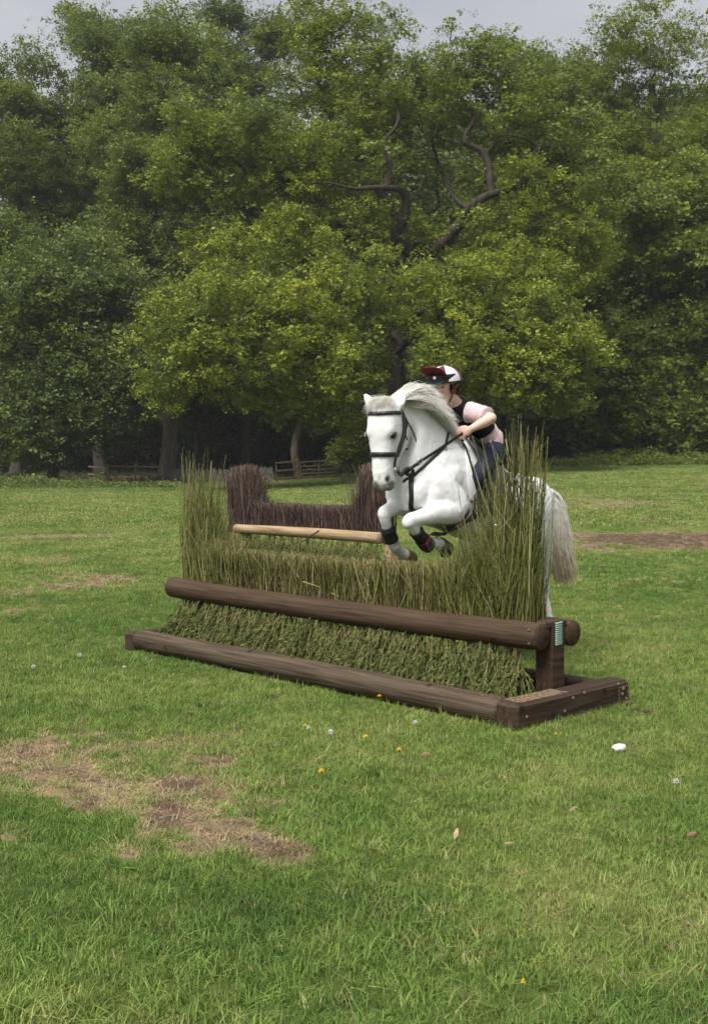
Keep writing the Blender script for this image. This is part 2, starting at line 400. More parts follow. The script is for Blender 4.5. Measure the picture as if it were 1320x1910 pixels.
def leaf_mat(name, stops, attr='hue', inst=True, trans=.3, rough=.55, rnd=.25, spec=.25):
    """thin leaf: diffuse front, light coming through"""
    m = bpy.data.materials.new(name); m.use_nodes = True; n, l = m.node_tree.nodes, m.node_tree.links; n.clear()
    out = n.new('ShaderNodeOutputMaterial'); b = n.new('ShaderNodeBsdfPrincipled'); tr = n.new('ShaderNodeBsdfTranslucent'); mx = n.new('ShaderNodeMixShader')
    b.inputs['Roughness'].default_value = rough; b.inputs['Specular IOR Level'].default_value = spec; mx.inputs[0].default_value = trans
    a = n.new('ShaderNodeAttribute'); a.attribute_name = attr; a.attribute_type = 'INSTANCER' if inst else 'GEOMETRY'
    cr = n.new('ShaderNodeValToRGB'); e = cr.color_ramp.elements
    while len(e) < len(stops): e.new(.5)
    for i, (p, c) in enumerate(stops): e[i].position = p; e[i].color = (*c, 1)
    oi = n.new('ShaderNodeObjectInfo'); mr = n.new('ShaderNodeMapRange'); mr.inputs['To Min'].default_value = 1 - rnd; mr.inputs['To Max'].default_value = 1 + rnd
    vm = n.new('ShaderNodeVectorMath'); vm.operation = 'SCALE'
    l.new(a.outputs['Fac'], cr.inputs['Fac']); l.new(oi.outputs['Random'], mr.inputs['Value']); l.new(cr.outputs['Color'], vm.inputs[0]); l.new(mr.outputs[0], vm.inputs['Scale'])
    l.new(vm.outputs[0], b.inputs['Base Color']); l.new(vm.outputs[0], tr.inputs['Color']); l.new(b.outputs[0], mx.inputs[1]); l.new(tr.outputs[0], mx.inputs[2]); l.new(mx.outputs[0], out.inputs[0])
    return m
M_grass = leaf_mat('grass_blades', TURF, trans=.25, rnd=.38)
near_t = [blade_mesh('tuft', 28, .018, .045, .0034, .055, .95, 100 + i) for i in range(7)] + [blade_mesh('tuft_tall', 16, .028, .064, .0040, .05, .95, 120 + i) for i in range(3)]
mid_t = [blade_mesh('tuft_mid', 26, .02, .045, .007, .09, .8, 140 + i, 3) for i in range(5)]
far_t = [blade_mesh('tuft_far', 26, .03, .055, .02, .26, .8, 160 + i, 3) for i in range(5)]
for me in near_t + mid_t + far_t: me.materials.append(M_grass)
GR = proto_col('grass_protos', near_t + mid_t + far_t)     # sorted by name: tuft 0-9, mid 10-14, far 15-19

jA, jB = G(935, 1360)[:2], G(232, 1211)[:2]
ju = (jB - jA) / np.linalg.norm(jB - jA); jv = np.array([-ju[1], ju[0]]); jv = jv if jv[1] > 0 else -jv; jL = np.linalg.norm(jB - jA)
def scatter(y0, y1, dens, margin, lo, hi, seed):
    rg = np.random.default_rng(seed); hw = lambda y: y * .315 + margin
    W = hw(y1); n = int(dens * 2 * W * (y1 - y0)); x = rg.uniform(-W, W, n); y = rg.uniform(y0, y1, n)
    k = np.abs(x) < hw(y); x, y = x[k], y[k]
    s = (x - jA[0]) * ju[0] + (y - jA[1]) * ju[1]; w = (x - jA[0]) * jv[0] + (y - jA[1]) * jv[1]
    k = ~((s > -.11) & (s < jL + .02) & (w > 0.0) & (w < 1.1)); x, y = x[k], y[k]
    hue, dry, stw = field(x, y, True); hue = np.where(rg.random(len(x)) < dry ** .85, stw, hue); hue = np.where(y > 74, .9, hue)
    k = rg.random(len(x)) > dry * np.where(stw > .88, .60, .22); x, y, hue, dry = x[k], y[k], hue[k], dry[k]
    n = len(x); p = np.stack([x, y, gh(x, y)], -1)
    hue = np.clip(hue + rg.normal(size=n) * (.06 + .07 * dry), 0, 1)
    straw = rg.random(n) < .05; hue = np.where(straw & (hue < .6), .66, hue)
    tall = fnoise(p + 77, 1.7, 3)
    sc = rg.uniform(.7, 1.15, n) * (1 - .55 * dry) * (.62 + .75 * tall)
    rot = np.stack([rg.normal(size=n) * .16, rg.normal(size=n) * .16, rg.uniform(0, 6.28, n)], -1)
    scl = np.stack([np.maximum(sc, .75) * (1 + .5 * dry), np.maximum(sc, .75) * (1 + .5 * dry), sc], -1)
    return p, rot, scl, rg.integers(lo, hi, n), hue
bands = [scatter(2.3, 7.5, 820, 1.3, 0, 10, 1), scatter(7.5, 13, 480, 1.6, 0, 10, 2), scatter(13, 26, 190, 2.5, 10, 15, 3), scatter(26, 76, 30, 5, 15, 20, 4)]
pp, rr_, ss, ii_, hh = [np.concatenate([b[k] for b in bands]) for k in range(5)]
grass = gn_instances('grass', pp, rr_, ss, ii_, GR, {'hue': hh}); tag(grass, 'short green meadow grass with dry worn patches', 'grass', kind='stuff')
# ================================================================ brush jumps
JY = math.atan2(ju[1], ju[0])
GRAIN = dict(yaw=JY, stretch=(.05, 1, 1))
M_log = mat('brown_stained_log', (.046, .027, .0155), .7, (.084, .053, .033), scale=40, bump=.4, bscale=70, spec=.25, streak=34, **GRAIN)
M_beam = mat('brown_stained_beam', (.034, .019, .0115), .66, (.072, .043, .027), scale=36, bump=.4, bscale=70, spec=.3, streak=28, yaw=JY, stretch=(1, .06, 1))
M_grey = mat('weathered_log', (.056, .039, .026), .82, (.108, .080, .056), scale=42, bump=.7, bscale=80, spec=.2, streak=30, **GRAIN)
M_pale = mat('pale_debarked_log', (.27, .185, .10), .7, (.42, .31, .19), scale=34, bump=.4, bscale=60, spec=.25, streak=24, **GRAIN)
M_rope = mat('mint_rope', (.24, .37, .30), .8, (.32, .45, .38), scale=60, bump=.3, bscale=200)
M_bolt = mat('dull_zinc_bolt', (.20, .185, .17), .55, metal=.6)
M_chip = mat('wood_dust', (.16, .11, .07), .95, (.24, .17, .11), scale=60, bump=1, bscale=120)

def log(a, b, r, m=22, seed=0, wob=.0022, k=26, taper=1.0, bev=.012):
    """pole with uneven surface and chamfered ends"""
    a, b = np.asarray(a, float), np.asarray(b, float); t = nrm(b - a); x = nrm(np.cross(t, ZZ)); y = np.cross(x, t); L = np.linalg.norm(b - a)
    ts = np.concatenate([[0, bev / L], np.linspace(.03, .97, k), [1 - bev / L, 1]]); ph = np.arange(m) / m * 2 * math.pi; R = []
    rg = np.random.default_rng(seed); bow = rg.normal(size=2) * .008
    for i, q in enumerate(ts):
        c = a + (b - a) * q + (x * bow[0] + y * bow[1]) * math.sin(math.pi * q); rr = r * (1 + (taper - 1) * q) * (1 - (.10 if i in (0, len(ts) - 1) else 0))
        pts = c + (np.cos(ph)[:, None] * x + np.sin(ph)[:, None] * y) * rr
        n = (fnoise(pts + seed * 3.1, 2.2, 2) - .5)[:, None]; R.append(pts + (pts - c) / rr * n * wob * 2)
    return rings(np.array(R))

class Jump:
    def __init__(self, A, u, v): self.A, self.u, self.v = np.array([*A, 0.0]) if len(A) == 2 else A, np.array([*u, 0.0]), np.array([*v, 0.0])
    def __call__(self, s, w, z): return self.A + self.u * s + self.v * w + ZZ * z
    def at(self, px, py, w):
        """(s, z) where the sight line through a pixel crosses the plane w"""
        r = _fw + (px - CX) / F * _rt - (py - CY) / F * _up; t = np.dot(self.A + self.v * w - CAMP, self.v) / np.dot(r, self.v); p = CAMP + r * t
        return np.dot(p - self.A, self.u), p[2]
ZZ = np.array([0, 0, 1.0])
J = Jump(jA, ju, jv)

def brush(J, prof, N, s0, s1, w0, w1, zb, seed, rad, fan=.03, K=6, ragged=None, out=.02, curl=.02, wingp=.6, taper=.3):
    """upright twigs under a traced top line; ragged(s) -> how far tops may fall short"""
    rg = np.random.default_rng(seed); s = rg.uniform(s0, s1, N); w = rg.uniform(w0, w1, N)
    zt = np.interp(s, prof[:, 0], prof[:, 1]); rag = ragged(s) if ragged is not None else .02
    lowz = np.interp(s, [0, 5], [.80, .80]); hi = np.maximum(zt - lowz, 0); zt = zt - hi * (1 - rg.random(N) ** wingp) - np.abs(rg.normal(size=N)) * rag * (hi < .02) + rg.normal(size=N) * .007
    zt = np.maximum(zt, zb + .15); t = np.linspace(0, 1, K)
    ds = np.clip(rg.normal(size=N), -1.7, 1.7) * fan * (zt - zb) * 2.2; dw = rg.normal(size=N) * out + (w - (w0 + w1) / 2) * .25
    z = zb + (zt - zb)[:, None] * t[None]
    S = s[:, None] + ds[:, None] * t[None] ** 1.3 + rg.normal(size=(N, 1)) * curl * np.sin(t * rg.uniform(2, 6, (N, 1)))
    S = np.where(S < s0 - .01, s0 - .01 + (S - s0 + .01) * .25, S); S = np.where(S > s1 + .01, s1 + .01 + (S - s1 - .01) * .25, S)
    Wv = w[:, None] + dw[:, None] * t[None] + rg.normal(size=(N, 1)) * curl * .6 * np.sin(t * rg.uniform(2, 6, (N, 1)))
    PT = J.A[None, None] + J.u * S[..., None] + J.v * Wv[..., None] + ZZ * z[..., None]
    RD = rad * rg.lognormal(0, .35, (N, 1)) * (1.1 - taper * t[None]); PT = PT + rg.normal(size=(N, K, 3)) * np.array([.004, .004, 0]) * (t > 0)[None, :, None]
    return PT, RD, rg
def brush_obj(name, sets, m, parent, seed=0):
    Vs, Qs, hs, n = [], [], [], 0; rg = np.random.default_rng(seed)
    for PT, RD in sets:
        V, Q = tubes(PT, RD, 3); Vs.append(V); Qs.append(Q + n); n += len(V)
        N, K = RD.shape; tn = np.clip(rg.normal(.48, .28, N), 0, 1); tt2 = np.repeat(tn[:, None], K, 1); tt2[:, -1] += .30; hs.append(np.repeat(np.clip(tt2, 0, 1).reshape(-1), 3))
    o = link(name, amesh(name, np.concatenate(Vs) - wloc(parent), np.concatenate(Qs), True, {'tint': np.concatenate(hs)}), m, parent); o['kind'] = 'stuff'; return o
M_brush = attr_mat('broom_twigs', [(0, (.036, .026, .016)), (.3, (.098, .088, .034)), (.55, (.165, .168, .048)), (.8, (.25, .235, .080)), (1, (.42, .36, .21))], 'tint', rough=.75, noise_amt=.12, nscale=6)
M_wingl = attr_mat('green_broom_twigs', [(0, (.06, .055, .022)), (.3, (.115, .130, .034)), (.55, (.180, .195, .050)), (.8, (.26, .26, .08)), (1, (.42, .37, .20))], 'tint', rough=.7, noise_amt=.1, nscale=6)
M_birch = attr_mat('purple_birch_twigs', [(0, (.030, .018, .022)), (.35, (.070, .044, .040)), (.65, (.118, .078, .066)), (.9, (.185, .132, .108)), (1, (.29, .22, .17))], 'tint', rough=.75, noise_amt=.12, nscale=6)

def sprig(name, L, seed, mat_, nd=60, needle=.022, side=4):
    """drooping spruce shoot hanging down -Z: stem, side shoots, flat needles"""
    rg = np.random.default_rng(seed); parts = []; V, Q, tn = [], [], []
    def shoot(o, d, L, n, r):
        pts = [np.array(o)]; dd = np.array(d, float); K = 6
        for k in range(K - 1): dd = nrm(dd + rg.normal(size=3) * .10 + np.array([0, 0, -.10])); pts.append(pts[-1] + dd * L / (K - 1))
        pts = np.array(pts); v, q = tubes(pts[None], (r * (1 - .6 * np.linspace(0, 1, K)))[None], 4); Q.extend((q + len(V)).tolist()); V.extend(v.tolist()); tn.extend([.70 + .28 * rg.random()] * len(v))
        for i in range(n):
            t = (i + rg.random()) / n * .96 + .04; x = t * (K - 1); a = int(min(x, K - 2)); c = pts[a] + (pts[a + 1] - pts[a]) * (x - a); tg = nrm(pts[a + 1] - pts[a])
            pr = nrm(np.cross(tg, rg.normal(size=3))); nd_ = nrm(tg * 1.15 + pr * .62); wd = nrm(np.cross(nd_, rg.normal(size=3))); l = needle * rg.uniform(.7, 1.25); b = len(V); w = .0028
            V.extend([c - wd * w, c + wd * w, c + nd_ * l + wd * w * .4, c + nd_ * l - wd * w * .4]); Q.append([b, b + 1, b + 2, b + 3]); tn.extend([np.clip(rg.normal(.40, .16), 0, .8)] * 4)
        return pts
    m_ = shoot([0, 0, 0], [rg.normal() * .12, rg.normal() * .1, -1], L, nd, .0024)
    for i in range(side):
        t = .15 + .62 * (i + .5) / side; p = m_[0] + (m_[-1] - m_[0]) * t; sg = 1 if i % 2 else -1
        shoot(m_[min(int(t * 5), 4)], [sg * .34 + rg.normal() * .08, rg.normal() * .14, -.9], L * (.62 - .35 * t) , int(nd * .55), .0015)
    me = amesh(name, np.array(V), np.array(Q), False, {'tint': np.array(tn)}); me.materials.append(mat_); return me
M_spruce = attr_mat('spruce_needles', [(0, (.030, .046, .018)), (.3, (.072, .098, .026)), (.55, (.13, .155, .040)), (.8, (.21, .21, .065)), (.9, (.21, .16, .075)), (1, (.26, .17, .085))], 'tint', rough=.6, noise_amt=.12, nscale=5)
SPR = [sprig('spruce_branch', .40 + .06 * (i % 3), 300 + i, M_spruce, nd=80, side=5) for i in range(8)]
SPC = proto_col('spruce_protos', SPR)

def spruce_panel(J, root, s0, s1, z0, z1, w0, w1, nparts, nmass, seed, sc=1.0):
    """rows of spruce shoots lying on the slope from (w0, z0) up to (w1, z1)"""
    rg = np.random.default_rng(seed); org = wloc(root); tilt = math.atan2(w1 - w0, z1 - z0)
    yaw = math.atan2(J.u[1], J.u[0]); pts, rots, scs, ids = [], [], [], []
    def one(front):
        t = rg.random() ** .8; s = rg.uniform(s0, s1); z = z0 + (z1 - z0) * (.30 + .70 * t); w = w0 + (w1 - w0) * (.30 + .70 * t) + (rg.uniform(.0, .025) if front else rg.uniform(.025, .08))
        e = Matrix.Rotation(yaw + rg.normal() * .28, 3, 'Z') @ Matrix.Rotation(tilt * 1.0 + rg.normal() * .13 + .06, 3, 'X') @ Matrix.Rotation(rg.normal() * .20, 3, 'Y')
        return J(s, w, z), e.to_euler(), rg.uniform(.75, 1.2) * sc, int(rg.integers(0, 8))
    for i in range(nparts):
        p, e, k, q = one(True); o = link('spruce_branch', SPR[q], None, root); o.location = tuple(p - org); o.rotation_euler = e; o.scale = (k, k, k)
    for i in range(nmass):
        p, e, k, q = one(False); pts.append(p); rots.append(tuple(e)); scs.append(k); ids.append(q)
    m = gn_instances('spruce_filling', np.array(pts), np.array(rots), np.array(scs), ids, SPC, parent=root); m['kind'] = 'stuff'

# ---- front jump
fj = empty('brush_jump', J(jL / 2, .5, 0)); tag(fj, 'large brush jump with brown log frame and green twig wings, horse leaping it', 'brush jump')
obj('front_log', log(J(.05, .083, .078), J(jL - .10, .083, .078), .080, seed=1), M_grey, fj)
obj('rear_log', log(J(.05, 1.0, .07), J(jL - .10, 1.0, .07), .07, seed=2), M_beam, fj)
obj('end_beam', box(J(-.027, .55, .072), J.u * .077, J.v * .55, ZZ * .078, .018), M_beam, fj, False)
obj('end_beam', box(J(jL - .06, .50, .066), J.u * .06, J.v * .50, ZZ * .074, .015), M_beam, fj, False)
obj('end_block', box(J(-.112, 1.02, .06), J.u * .008, J.v * .05, ZZ * .06, .004), M_log, fj, False)
obj('rail', log(J(.058, .44, .462), J(3.765, .44, .462), .081, seed=3, wob=.0018), M_log, fj)
obj('rail', log(J(.050, .735, .455), J(3.765, .735, .455), .080, seed=4, wob=.0018), M_log, fj)
obj('post', box(J(.112, .587, .27), J.u * .062, J.v * .062, ZZ * .27, .006), M_beam, fj, False)
obj('post', box(J(3.66, .587, .25), J.u * .055, J.v * .062, ZZ * .27, .006), M_beam, fj, False)
obj('post_cap', box(J(.085, .565, .525), J.u * .032, J.v * .11, ZZ * .018, .006), M_log, fj, False)
# rope wound on the post face
for i in range(11):
    z = .405 + i * .0125
    obj('rope_turn', limb([J(.052, .556, z), J(.044, .562, z), J(.044, .604, z + .003), J(.052, .611, z + .003)], [.0056] * 4, m=8, k=3, ref=(0, 0, 1)), M_rope, fj)
def bolt(p, n, r=.011):
    n = nrm(n); a = nrm(np.cross(n, ZZ)); b = np.cross(n, a); obj('bolt', loft([(p, a * r, b * r, -b * r), (p + n * .004, a * r, b * r, -b * r), (p + n * .007, a * r * .6, b * r * .6, -b * r * .6)], 8, 1), M_bolt, fj)
for w, z in ((.09, .07), (.44, .05), (.52, .115), (.63, .13), (.98, .135)): bolt(J(-.103, w, z), -J.u)
for w, z in ((1.0, .075), (1.04, .04), (1.01, .105)): bolt(J(-.119, w, z), -J.u, .012)
for s, z in ((.10, .505), (.10, .425)): bolt(J(s, .44 - .070, z), -J.v, .007)
prof = np.array(sorted([J.at(px, py, .58) for px, py in ((326, 1010), (332, 930), (342, 870), (353, 828), (362, 815), (372, 838), (386, 910), (404, 970), (420, 1003), (440, 1022), (480, 1027), (600, 1036), (720, 1043), (800, 1046), (850, 1045), (880, 1030), (900, 1008), (918, 965), (938, 880), (958, 810), (978, 775), (994, 800), (1008, 860), (1020, 950))]))
rag = lambda s: np.where(s > 3.25, .24, np.where(s < .85, .55 * sstep(.95, .6, s) + .02, .018))
SW = [p for p in [J.at(x, 1000, .58)[0] for x in (425, 880)]]
a1 = brush(J, prof, 8200, .20, 3.62, .50, .655, .36, 41, .0021, fan=.032, curl=.014, ragged=rag, wingp=5.0)
a2 = brush(J, prof, 1500, .75, 3.25, .485, .56, .38, 42, .0026, fan=.10, curl=.03, ragged=lambda s: .02)
# loose bent twigs in front of the right-hand wing, forked tops
a3 = brush(J, prof, 1050, .235, .82, .47, .645, .38, 43, .0031, fan=.085, ragged=lambda s: .1, curl=.035, wingp=1.9, taper=.65)
PT3 = a3[0]; fk = []; fr = []; rgk = np.random.default_rng(77)
for q in range(0, 1050):
    for r_ in range(3):
        k = rgk.integers(2, 5); b = PT3[q, k]; d = nrm(PT3[q, k + 1 if k < 5 else 5] - PT3[q, k - 1]) + rgk.normal(size=3) * np.array([.42, .36, .14]); L = rgk.uniform(.06, .24)
        t = np.linspace(0, 1, 6)[:, None]; fk.append(b + nrm(d) * L * t + ZZ * .25 * L * t ** 2); fr.append(.0017 * (1.1 - .8 * t[:, 0]))
brush_obj('brush', [(a1[0], a1[1]), (a2[0], a2[1])], M_brush, fj, 1)
brush_obj('wing_twigs', [(PT3, a3[1]), (np.array(fk), np.array(fr))], M_wingl, fj, 2)
a4 = brush(J, prof, 2300, 3.17, 3.62, .46, .70, .38, 44, .0029, fan=.055, ragged=lambda s: .05, curl=.022, wingp=2.6, taper=.65)
fk, fr = [], []
for q in range(2300):
    if a4[0][q, -1, 2] < .95: continue
    k = rgk.integers(2, 5); b = a4[0][q, k]; d = nrm(a4[0][q, 5] - a4[0][q, 2]) + rgk.normal(size=3) * np.array([.16, .14, .05]); L = rgk.uniform(.10, .26); t = np.linspace(0, 1, 6)[:, None]
    fk.append(b + nrm(d) * L * t); fr.append(.0017 * (1.1 - .8 * t[:, 0]))
brush_obj('wing_twigs', [(a4[0], a4[1]), (np.array(fk), np.array(fr))], M_wingl, fj, 3)
# stout stems that stand out of the wings, each its own
rgk = np.random.default_rng(5)
for q in range(26):
    right = q < 16; s = rgk.uniform(.27, .62) if right else rgk.uniform(3.28, 3.56); w = rgk.uniform(.46, .60); top = np.interp(s, prof[:, 0], prof[:, 1]) + rgk.uniform(-.2, .07)
    n = 6; t = np.linspace(0, 1, n); d = rgk.normal() * .05; c = rgk.normal() * .03
    pts = [J(s + d * a + c * math.sin(a * 5), w + rgk.normal() * .004 - .02 * a, .4 + (top - .4) * a) for a in t]; r = rgk.uniform(.004, .0075)
    st = obj('stem', limb(pts, [r * (1.05 - .75 * a) for a in t], m=7, k=2), M_wingl, fj)
    if right:
        for e in range(4):
            k = int(rgk.integers(2, 5)); b = pts[k]; dr = nrm(np.array([rgk.normal() * .35, rgk.normal() * .3, 1])); L = rgk.uniform(.12, .28)
            obj('twig', limb([b, b + dr * L * .5, b + dr * L + ZZ * .03], [r * .5, r * .38, r * .15], m=6, k=2), M_wingl, st)
spruce_panel(J, fj, .20, 3.60, .0, .46, .25, .43, 300, 800, 61, 1.15)
for px, py, d_, a in ((565, 1085, 8.5, (62, 26)), (618, 1106, 8.35, (50, 34))):   # straws lying over the rail
    obj('straw', limb([P(px, py, d_ - .14), P(px + a[0] * .5, py + a[1] * .4, d_ - .16), P(px + a[0], py + a[1], d_ - .13)], [.0035, .003, .002], m=6, k=3), mat('pale_straw', (.35, .29, .14), .7), fj)
# litter of bark dust along the frame
rgk = np.random.default_rng(8); pts = []
for i in range(1500):
    if rgk.random() < .55: s, w, z = rgk.uniform(.08, jL - .2), .083 + rgk.normal() * .022, .157
    else: s, w, z = rgk.uniform(-.08, .04), rgk.uniform(.06, .50), .1505
    pts.append(J(s, w, z - max(0, (abs(w - .083) / .080) ** 2 * .04) if w < .16 and s > .06 else z))
V, Q = [], []
for p in pts:
    a = rgk.uniform(0, 6.28); d = np.array([math.cos(a), math.sin(a), 0]) * rgk.uniform(.004, .011); e = np.array([-d[1], d[0], 0]) * .4; h = ZZ * .003; b = len(V)
    V += [p - d - e, p + d - e, p + d + e, p - d + e, p + h]; Q += [[b, b + 1, b + 4], [b + 1, b + 2, b + 4], [b + 2, b + 3, b + 4], [b + 3, b, b + 4]]
lt = link('bark_dust', amesh('bark_dust', np.array(V) - wloc(fj), np.array(Q), False), M_chip, fj); lt['kind'] = 'stuff'

# ---- rear jump with purple birch brush
r0, l0 = G(707, 1004, .47), G(440, 986, .47)
u2 = (l0 - r0)[:2]; L2 = np.linalg.norm(u2); u2 /= L2; v2 = np.array([-u2[1], u2[0]]); v2 = v2 if v2[1] > 0 else -v2
A2 = r0[:2] - v2 * .44; gz2 = float(gh(np.array([A2[0]]), np.array([A2[1]]))[0])
J2 = Jump(np.array([A2[0], A2[1], 0.0]), u2, v2)
rj = empty('brush_jump', J2(L2 / 2, .5, 0)); tag(rj, 'smaller brush jump behind, purple birch twigs above a pale debarked log', 'brush jump')
obj('rail', log(J2(-.02, .44, .47), J2(L2, .44, .47), .076, seed=11, wob=.0018, taper=.86), M_pale, rj)
obj('rail', log(J2(-.02, .72, .46), J2(L2, .72, .46), .072, seed=12, wob=.0018, taper=.86), M_pale, rj)
obj('post', box(J2(-.085, .56, .25), J2.u * .06, J2.v * .06, ZZ * .29, .006), M_pale, rj, False)
obj('post', box(J2(L2 - .08, .58, .25), J2.u * .05, J2.v * .055, ZZ * .25, .006), M_pale, rj, False)
obj('front_log', log(J2(-.05, .08, .07), J2(L2, .08, .07), .075, seed=13), M_log, rj)
for s in (-.10, L2): obj('end_beam', box(J2(s, .5, .065), J2.u * .06, J2.v * .5, ZZ * .07, .012), M_beam, rj, False)
prof2 = np.array(sorted([J2.at(px, py, .58) for px, py in ((434, 885), (442, 870), (462, 864), (476, 870), (482, 895), (488, 925), (500, 937), (560, 940), (640, 943), (668, 942), (674, 915), (682, 880), (692, 862), (712, 862), (722, 880), (728, 930))]))
s_hi = J2.at(434, 900, .58)[0]; s_lo = J2.at(728, 930, .58)[0]
b1 = brush(J2, prof2, 6500, s_lo, s_hi, .49, .67, .40, 51, .0034, fan=.05, ragged=lambda s: .022, K=5, curl=.022, wingp=.25)
b2 = brush(J2, prof2, 1300, s_lo, s_hi, .46, .70, .40, 52, .0030, fan=.12, ragged=lambda s: .04, K=5, curl=.03, wingp=.5)
brush_obj('brush', [(b1[0], b1[1]), (b2[0], b2[1])], M_birch, rj, 4)
obj('broken_twig', limb([P(595, 990, 15.6), P(578, 1001, 15.55), P(562, 1012, 15.5)], [.010, .009, .006], m=6, k=2), M_birch, rj)
spruce_panel(J2, rj, .0, L2, .02, .45, .27, .43, 120, 420, 62, 1.0)
# ================================================================ white horse
ZZ = np.array([0, 0, 1.0])
TH = math.radians(46.5)
HD = np.array([-math.cos(TH), -math.sin(TH), 0]); LF = np.array([math.sin(TH), -math.cos(TH), 0])   # heading, horse's left
WI = P(856, 819, 8.28)                                                                             # top of the withers
BP = math.radians(18)
AX = HD * math.cos(BP) + ZZ * math.sin(BP); AZ = -HD * math.sin(BP) + ZZ * math.cos(BP)
def BW(x, y, z): return WI + AX * x + LF * y + AZ * z
def MID(px, py, off=0.0):
    """point of the horse's middle plane seen at a pixel (off: metres to its left)"""
    r = _fw + (px - CX) / F * _rt - (py - CY) / F * _up
    t = np.dot(WI + LF * off - CAMP, LF) / np.dot(r, LF); return CAMP + r * t

M_coat = attr_mat('white_coat', [(0, (.80, .80, .805)), (.25, (.68, .675, .675)), (.6, (.30, .285, .28)), (1, (.05, .045, .045))], 'pigment', rough=.75, spec=.10, bump=.08, bscale=220, noise_amt=.06, nscale=9)
def hair_mix(m, f=.45):
    """lets light through thin hair"""
    n, l = m.node_tree.nodes, m.node_tree.links; b = n['Principled BSDF']; t = n.new('ShaderNodeBsdfTranslucent'); x = n.new('ShaderNodeMixShader'); x.inputs[0].default_value = f
    l.new(b.inputs['Base Color'].links[0].from_socket, t.inputs['Color']); l.new(b.outputs[0], x.inputs[1]); l.new(t.outputs[0], x.inputs[2]); l.new(x.outputs[0], n['Material Output'].inputs[0]); return m
M_hair = hair_mix(mat('white_hair', (.99, .98, .95), .6, (.97, .95, .90), scale=6, spec=.2))
M_tailh = None
M_hoofd = mat('dark_hoof', (.025, .022, .02), .45, (.06, .05, .045), scale=20)
M_hoofb = mat('tan_hoof', (.20, .115, .06), .5, (.32, .21, .13), scale=14, stretch=(1, 1, 4))
M_eye = mat('dark_eye', (.012, .009, .008), .22, spec=.5)
M_black = mat('black_leather', (.012, .012, .013), .42, (.022, .021, .021), scale=30, spec=.4, bump=.2, bscale=200)
M_lid = mat('grey_eyelid', (.22, .21, .205), .6)
M_steel = mat('steel', (.55, .55, .56), .25, metal=1)

hp = []   # pieces of the body, grown together below
T_SEC = [(.50, -.33, -.53, .085), (.44, -.22, -.60, .155), (.36, -.13, -.645, .20), (.24, -.06, -.665, .235), (.10, -.012, -.665, .245), (0, 0, -.655, .25),
         (-.18, -.05, -.655, .275), (-.38, -.085, -.645, .295), (-.56, -.06, -.60, .29), (-.74, -.025, -.545, .275), (-.90, -.05, -.52, .25), (-1.02, -.12, -.47, .20), (-1.09, -.21, -.40, .11)]
hp.append(loft([(BW(x, 0, (a + b) / 2 - .02), LF * w, AZ * ((a - b) / 2 + .02), -AZ * ((a - b) / 2 - .02)) for x, a, b, w in T_SEC], 26, 4, 2.15))
# neck: crest and underside traced on the middle plane
NK = [((866, 830), (750, 955), .20), ((838, 806), (742, 925), .17), ((805, 774), (744, 895), .14), ((774, 748), (750, 865), .116), ((746, 741), (762, 826), .086), ((724, 756), (748, 804), .062)]
secs = []
for a, b, w in NK:
    a, b = MID(*a), MID(*b); secs.append(((a + b) / 2, LF * w, (a - b) / 2, (b - a) / 2))
hp.append(loft(secs, 22, 5, 2.0))
# head
HY = math.radians(30); TAU = math.radians(2)
HN0 = np.array([-math.sin(HY), -math.cos(HY), 0]); HL = np.array([math.cos(HY), -math.sin(HY), 0])
HDN = -ZZ * math.cos(TAU) + HN0 * math.sin(TAU); HN = HN0 * math.cos(TAU) + ZZ * math.sin(TAU)
HP = P(717, 748, 7.70)
def HW(t, y, f): return HP + HDN * t + HL * y + HN * f
H_SEC = [(-.015, .03, -.08, .055), (.03, .062, -.115, .082), (.085, .090, -.16, .110), (.14, .098, -.195, .121), (.20, .098, -.22, .122), (.265, .088, -.222, .110), (.33, .080, -.165, .090),
         (.40, .076, -.120, .078), (.455, .072, -.096, .073), (.505, .068, -.088, .073), (.55, .056, -.082, .068), (.585, .028, -.064, .050)]
hp.append(loft([(HW(t, 0, (f + b) / 2), HL * w, HN * (f - b) / 2, -HN * (f - b) / 2) for t, f, b, w in H_SEC], 22, 4, 2.5))
for s in (-1, 1):
    hp.append(ellipsoid(HW(.20, s * .070, .048), [HL * .030, HN * .042, HDN * .06]))          # brow
    hp.append(ellipsoid(HW(.235, s * .07, -.10), [HL * .038, HN * .085, HDN * .095]))          # cheek
    hp.append(ellipsoid(HW(.51, s * .056, .024), [HL * .022, HN * .032, HDN * .036]))          # nostril rim
hp.append(ellipsoid(HW(.555, 0, -.035), [HL * .042, HN * .032, HDN * .032]))                   # chin
hp.append(limb([HW(.30, .062, .045), HW(.38, .055, .04), HW(.46, .05, .03)], [.012, .012, .01], m=8))  # facial crest
# ears
EARS = [[HW(.05, .055, -.03), P(746, 749, 7.70), P(755, 732, 7.76)], [HW(.05, -.055, -.02), P(690, 750, 7.76), P(680, 734, 7.78)]]
for pts in EARS:
    hp.append(limb(pts, [(.040, .030), (.040, .024), (.009, .008)], m=10, k=6, ref=HL))
# shoulder, breast and quarter muscles
for s in (-1, 1):
    hp.append(ellipsoid(BW(.24, s * .15, -.40), [AX * .15, LF * .105, (AZ * .9 - AX * .35) * .24]))
    hp.append(ellipsoid(BW(.40, s * .09, -.50), [AX * .10, LF * .085, AZ * .125]))
    hp.append(ellipsoid(BW(-.82, s * .14, -.28), [AX * .24, LF * .125, AZ * .25]))
    hp.append(ellipsoid(BW(.05, s * .13, -.50), [AX * .18, LF * .12, AZ * .13]))
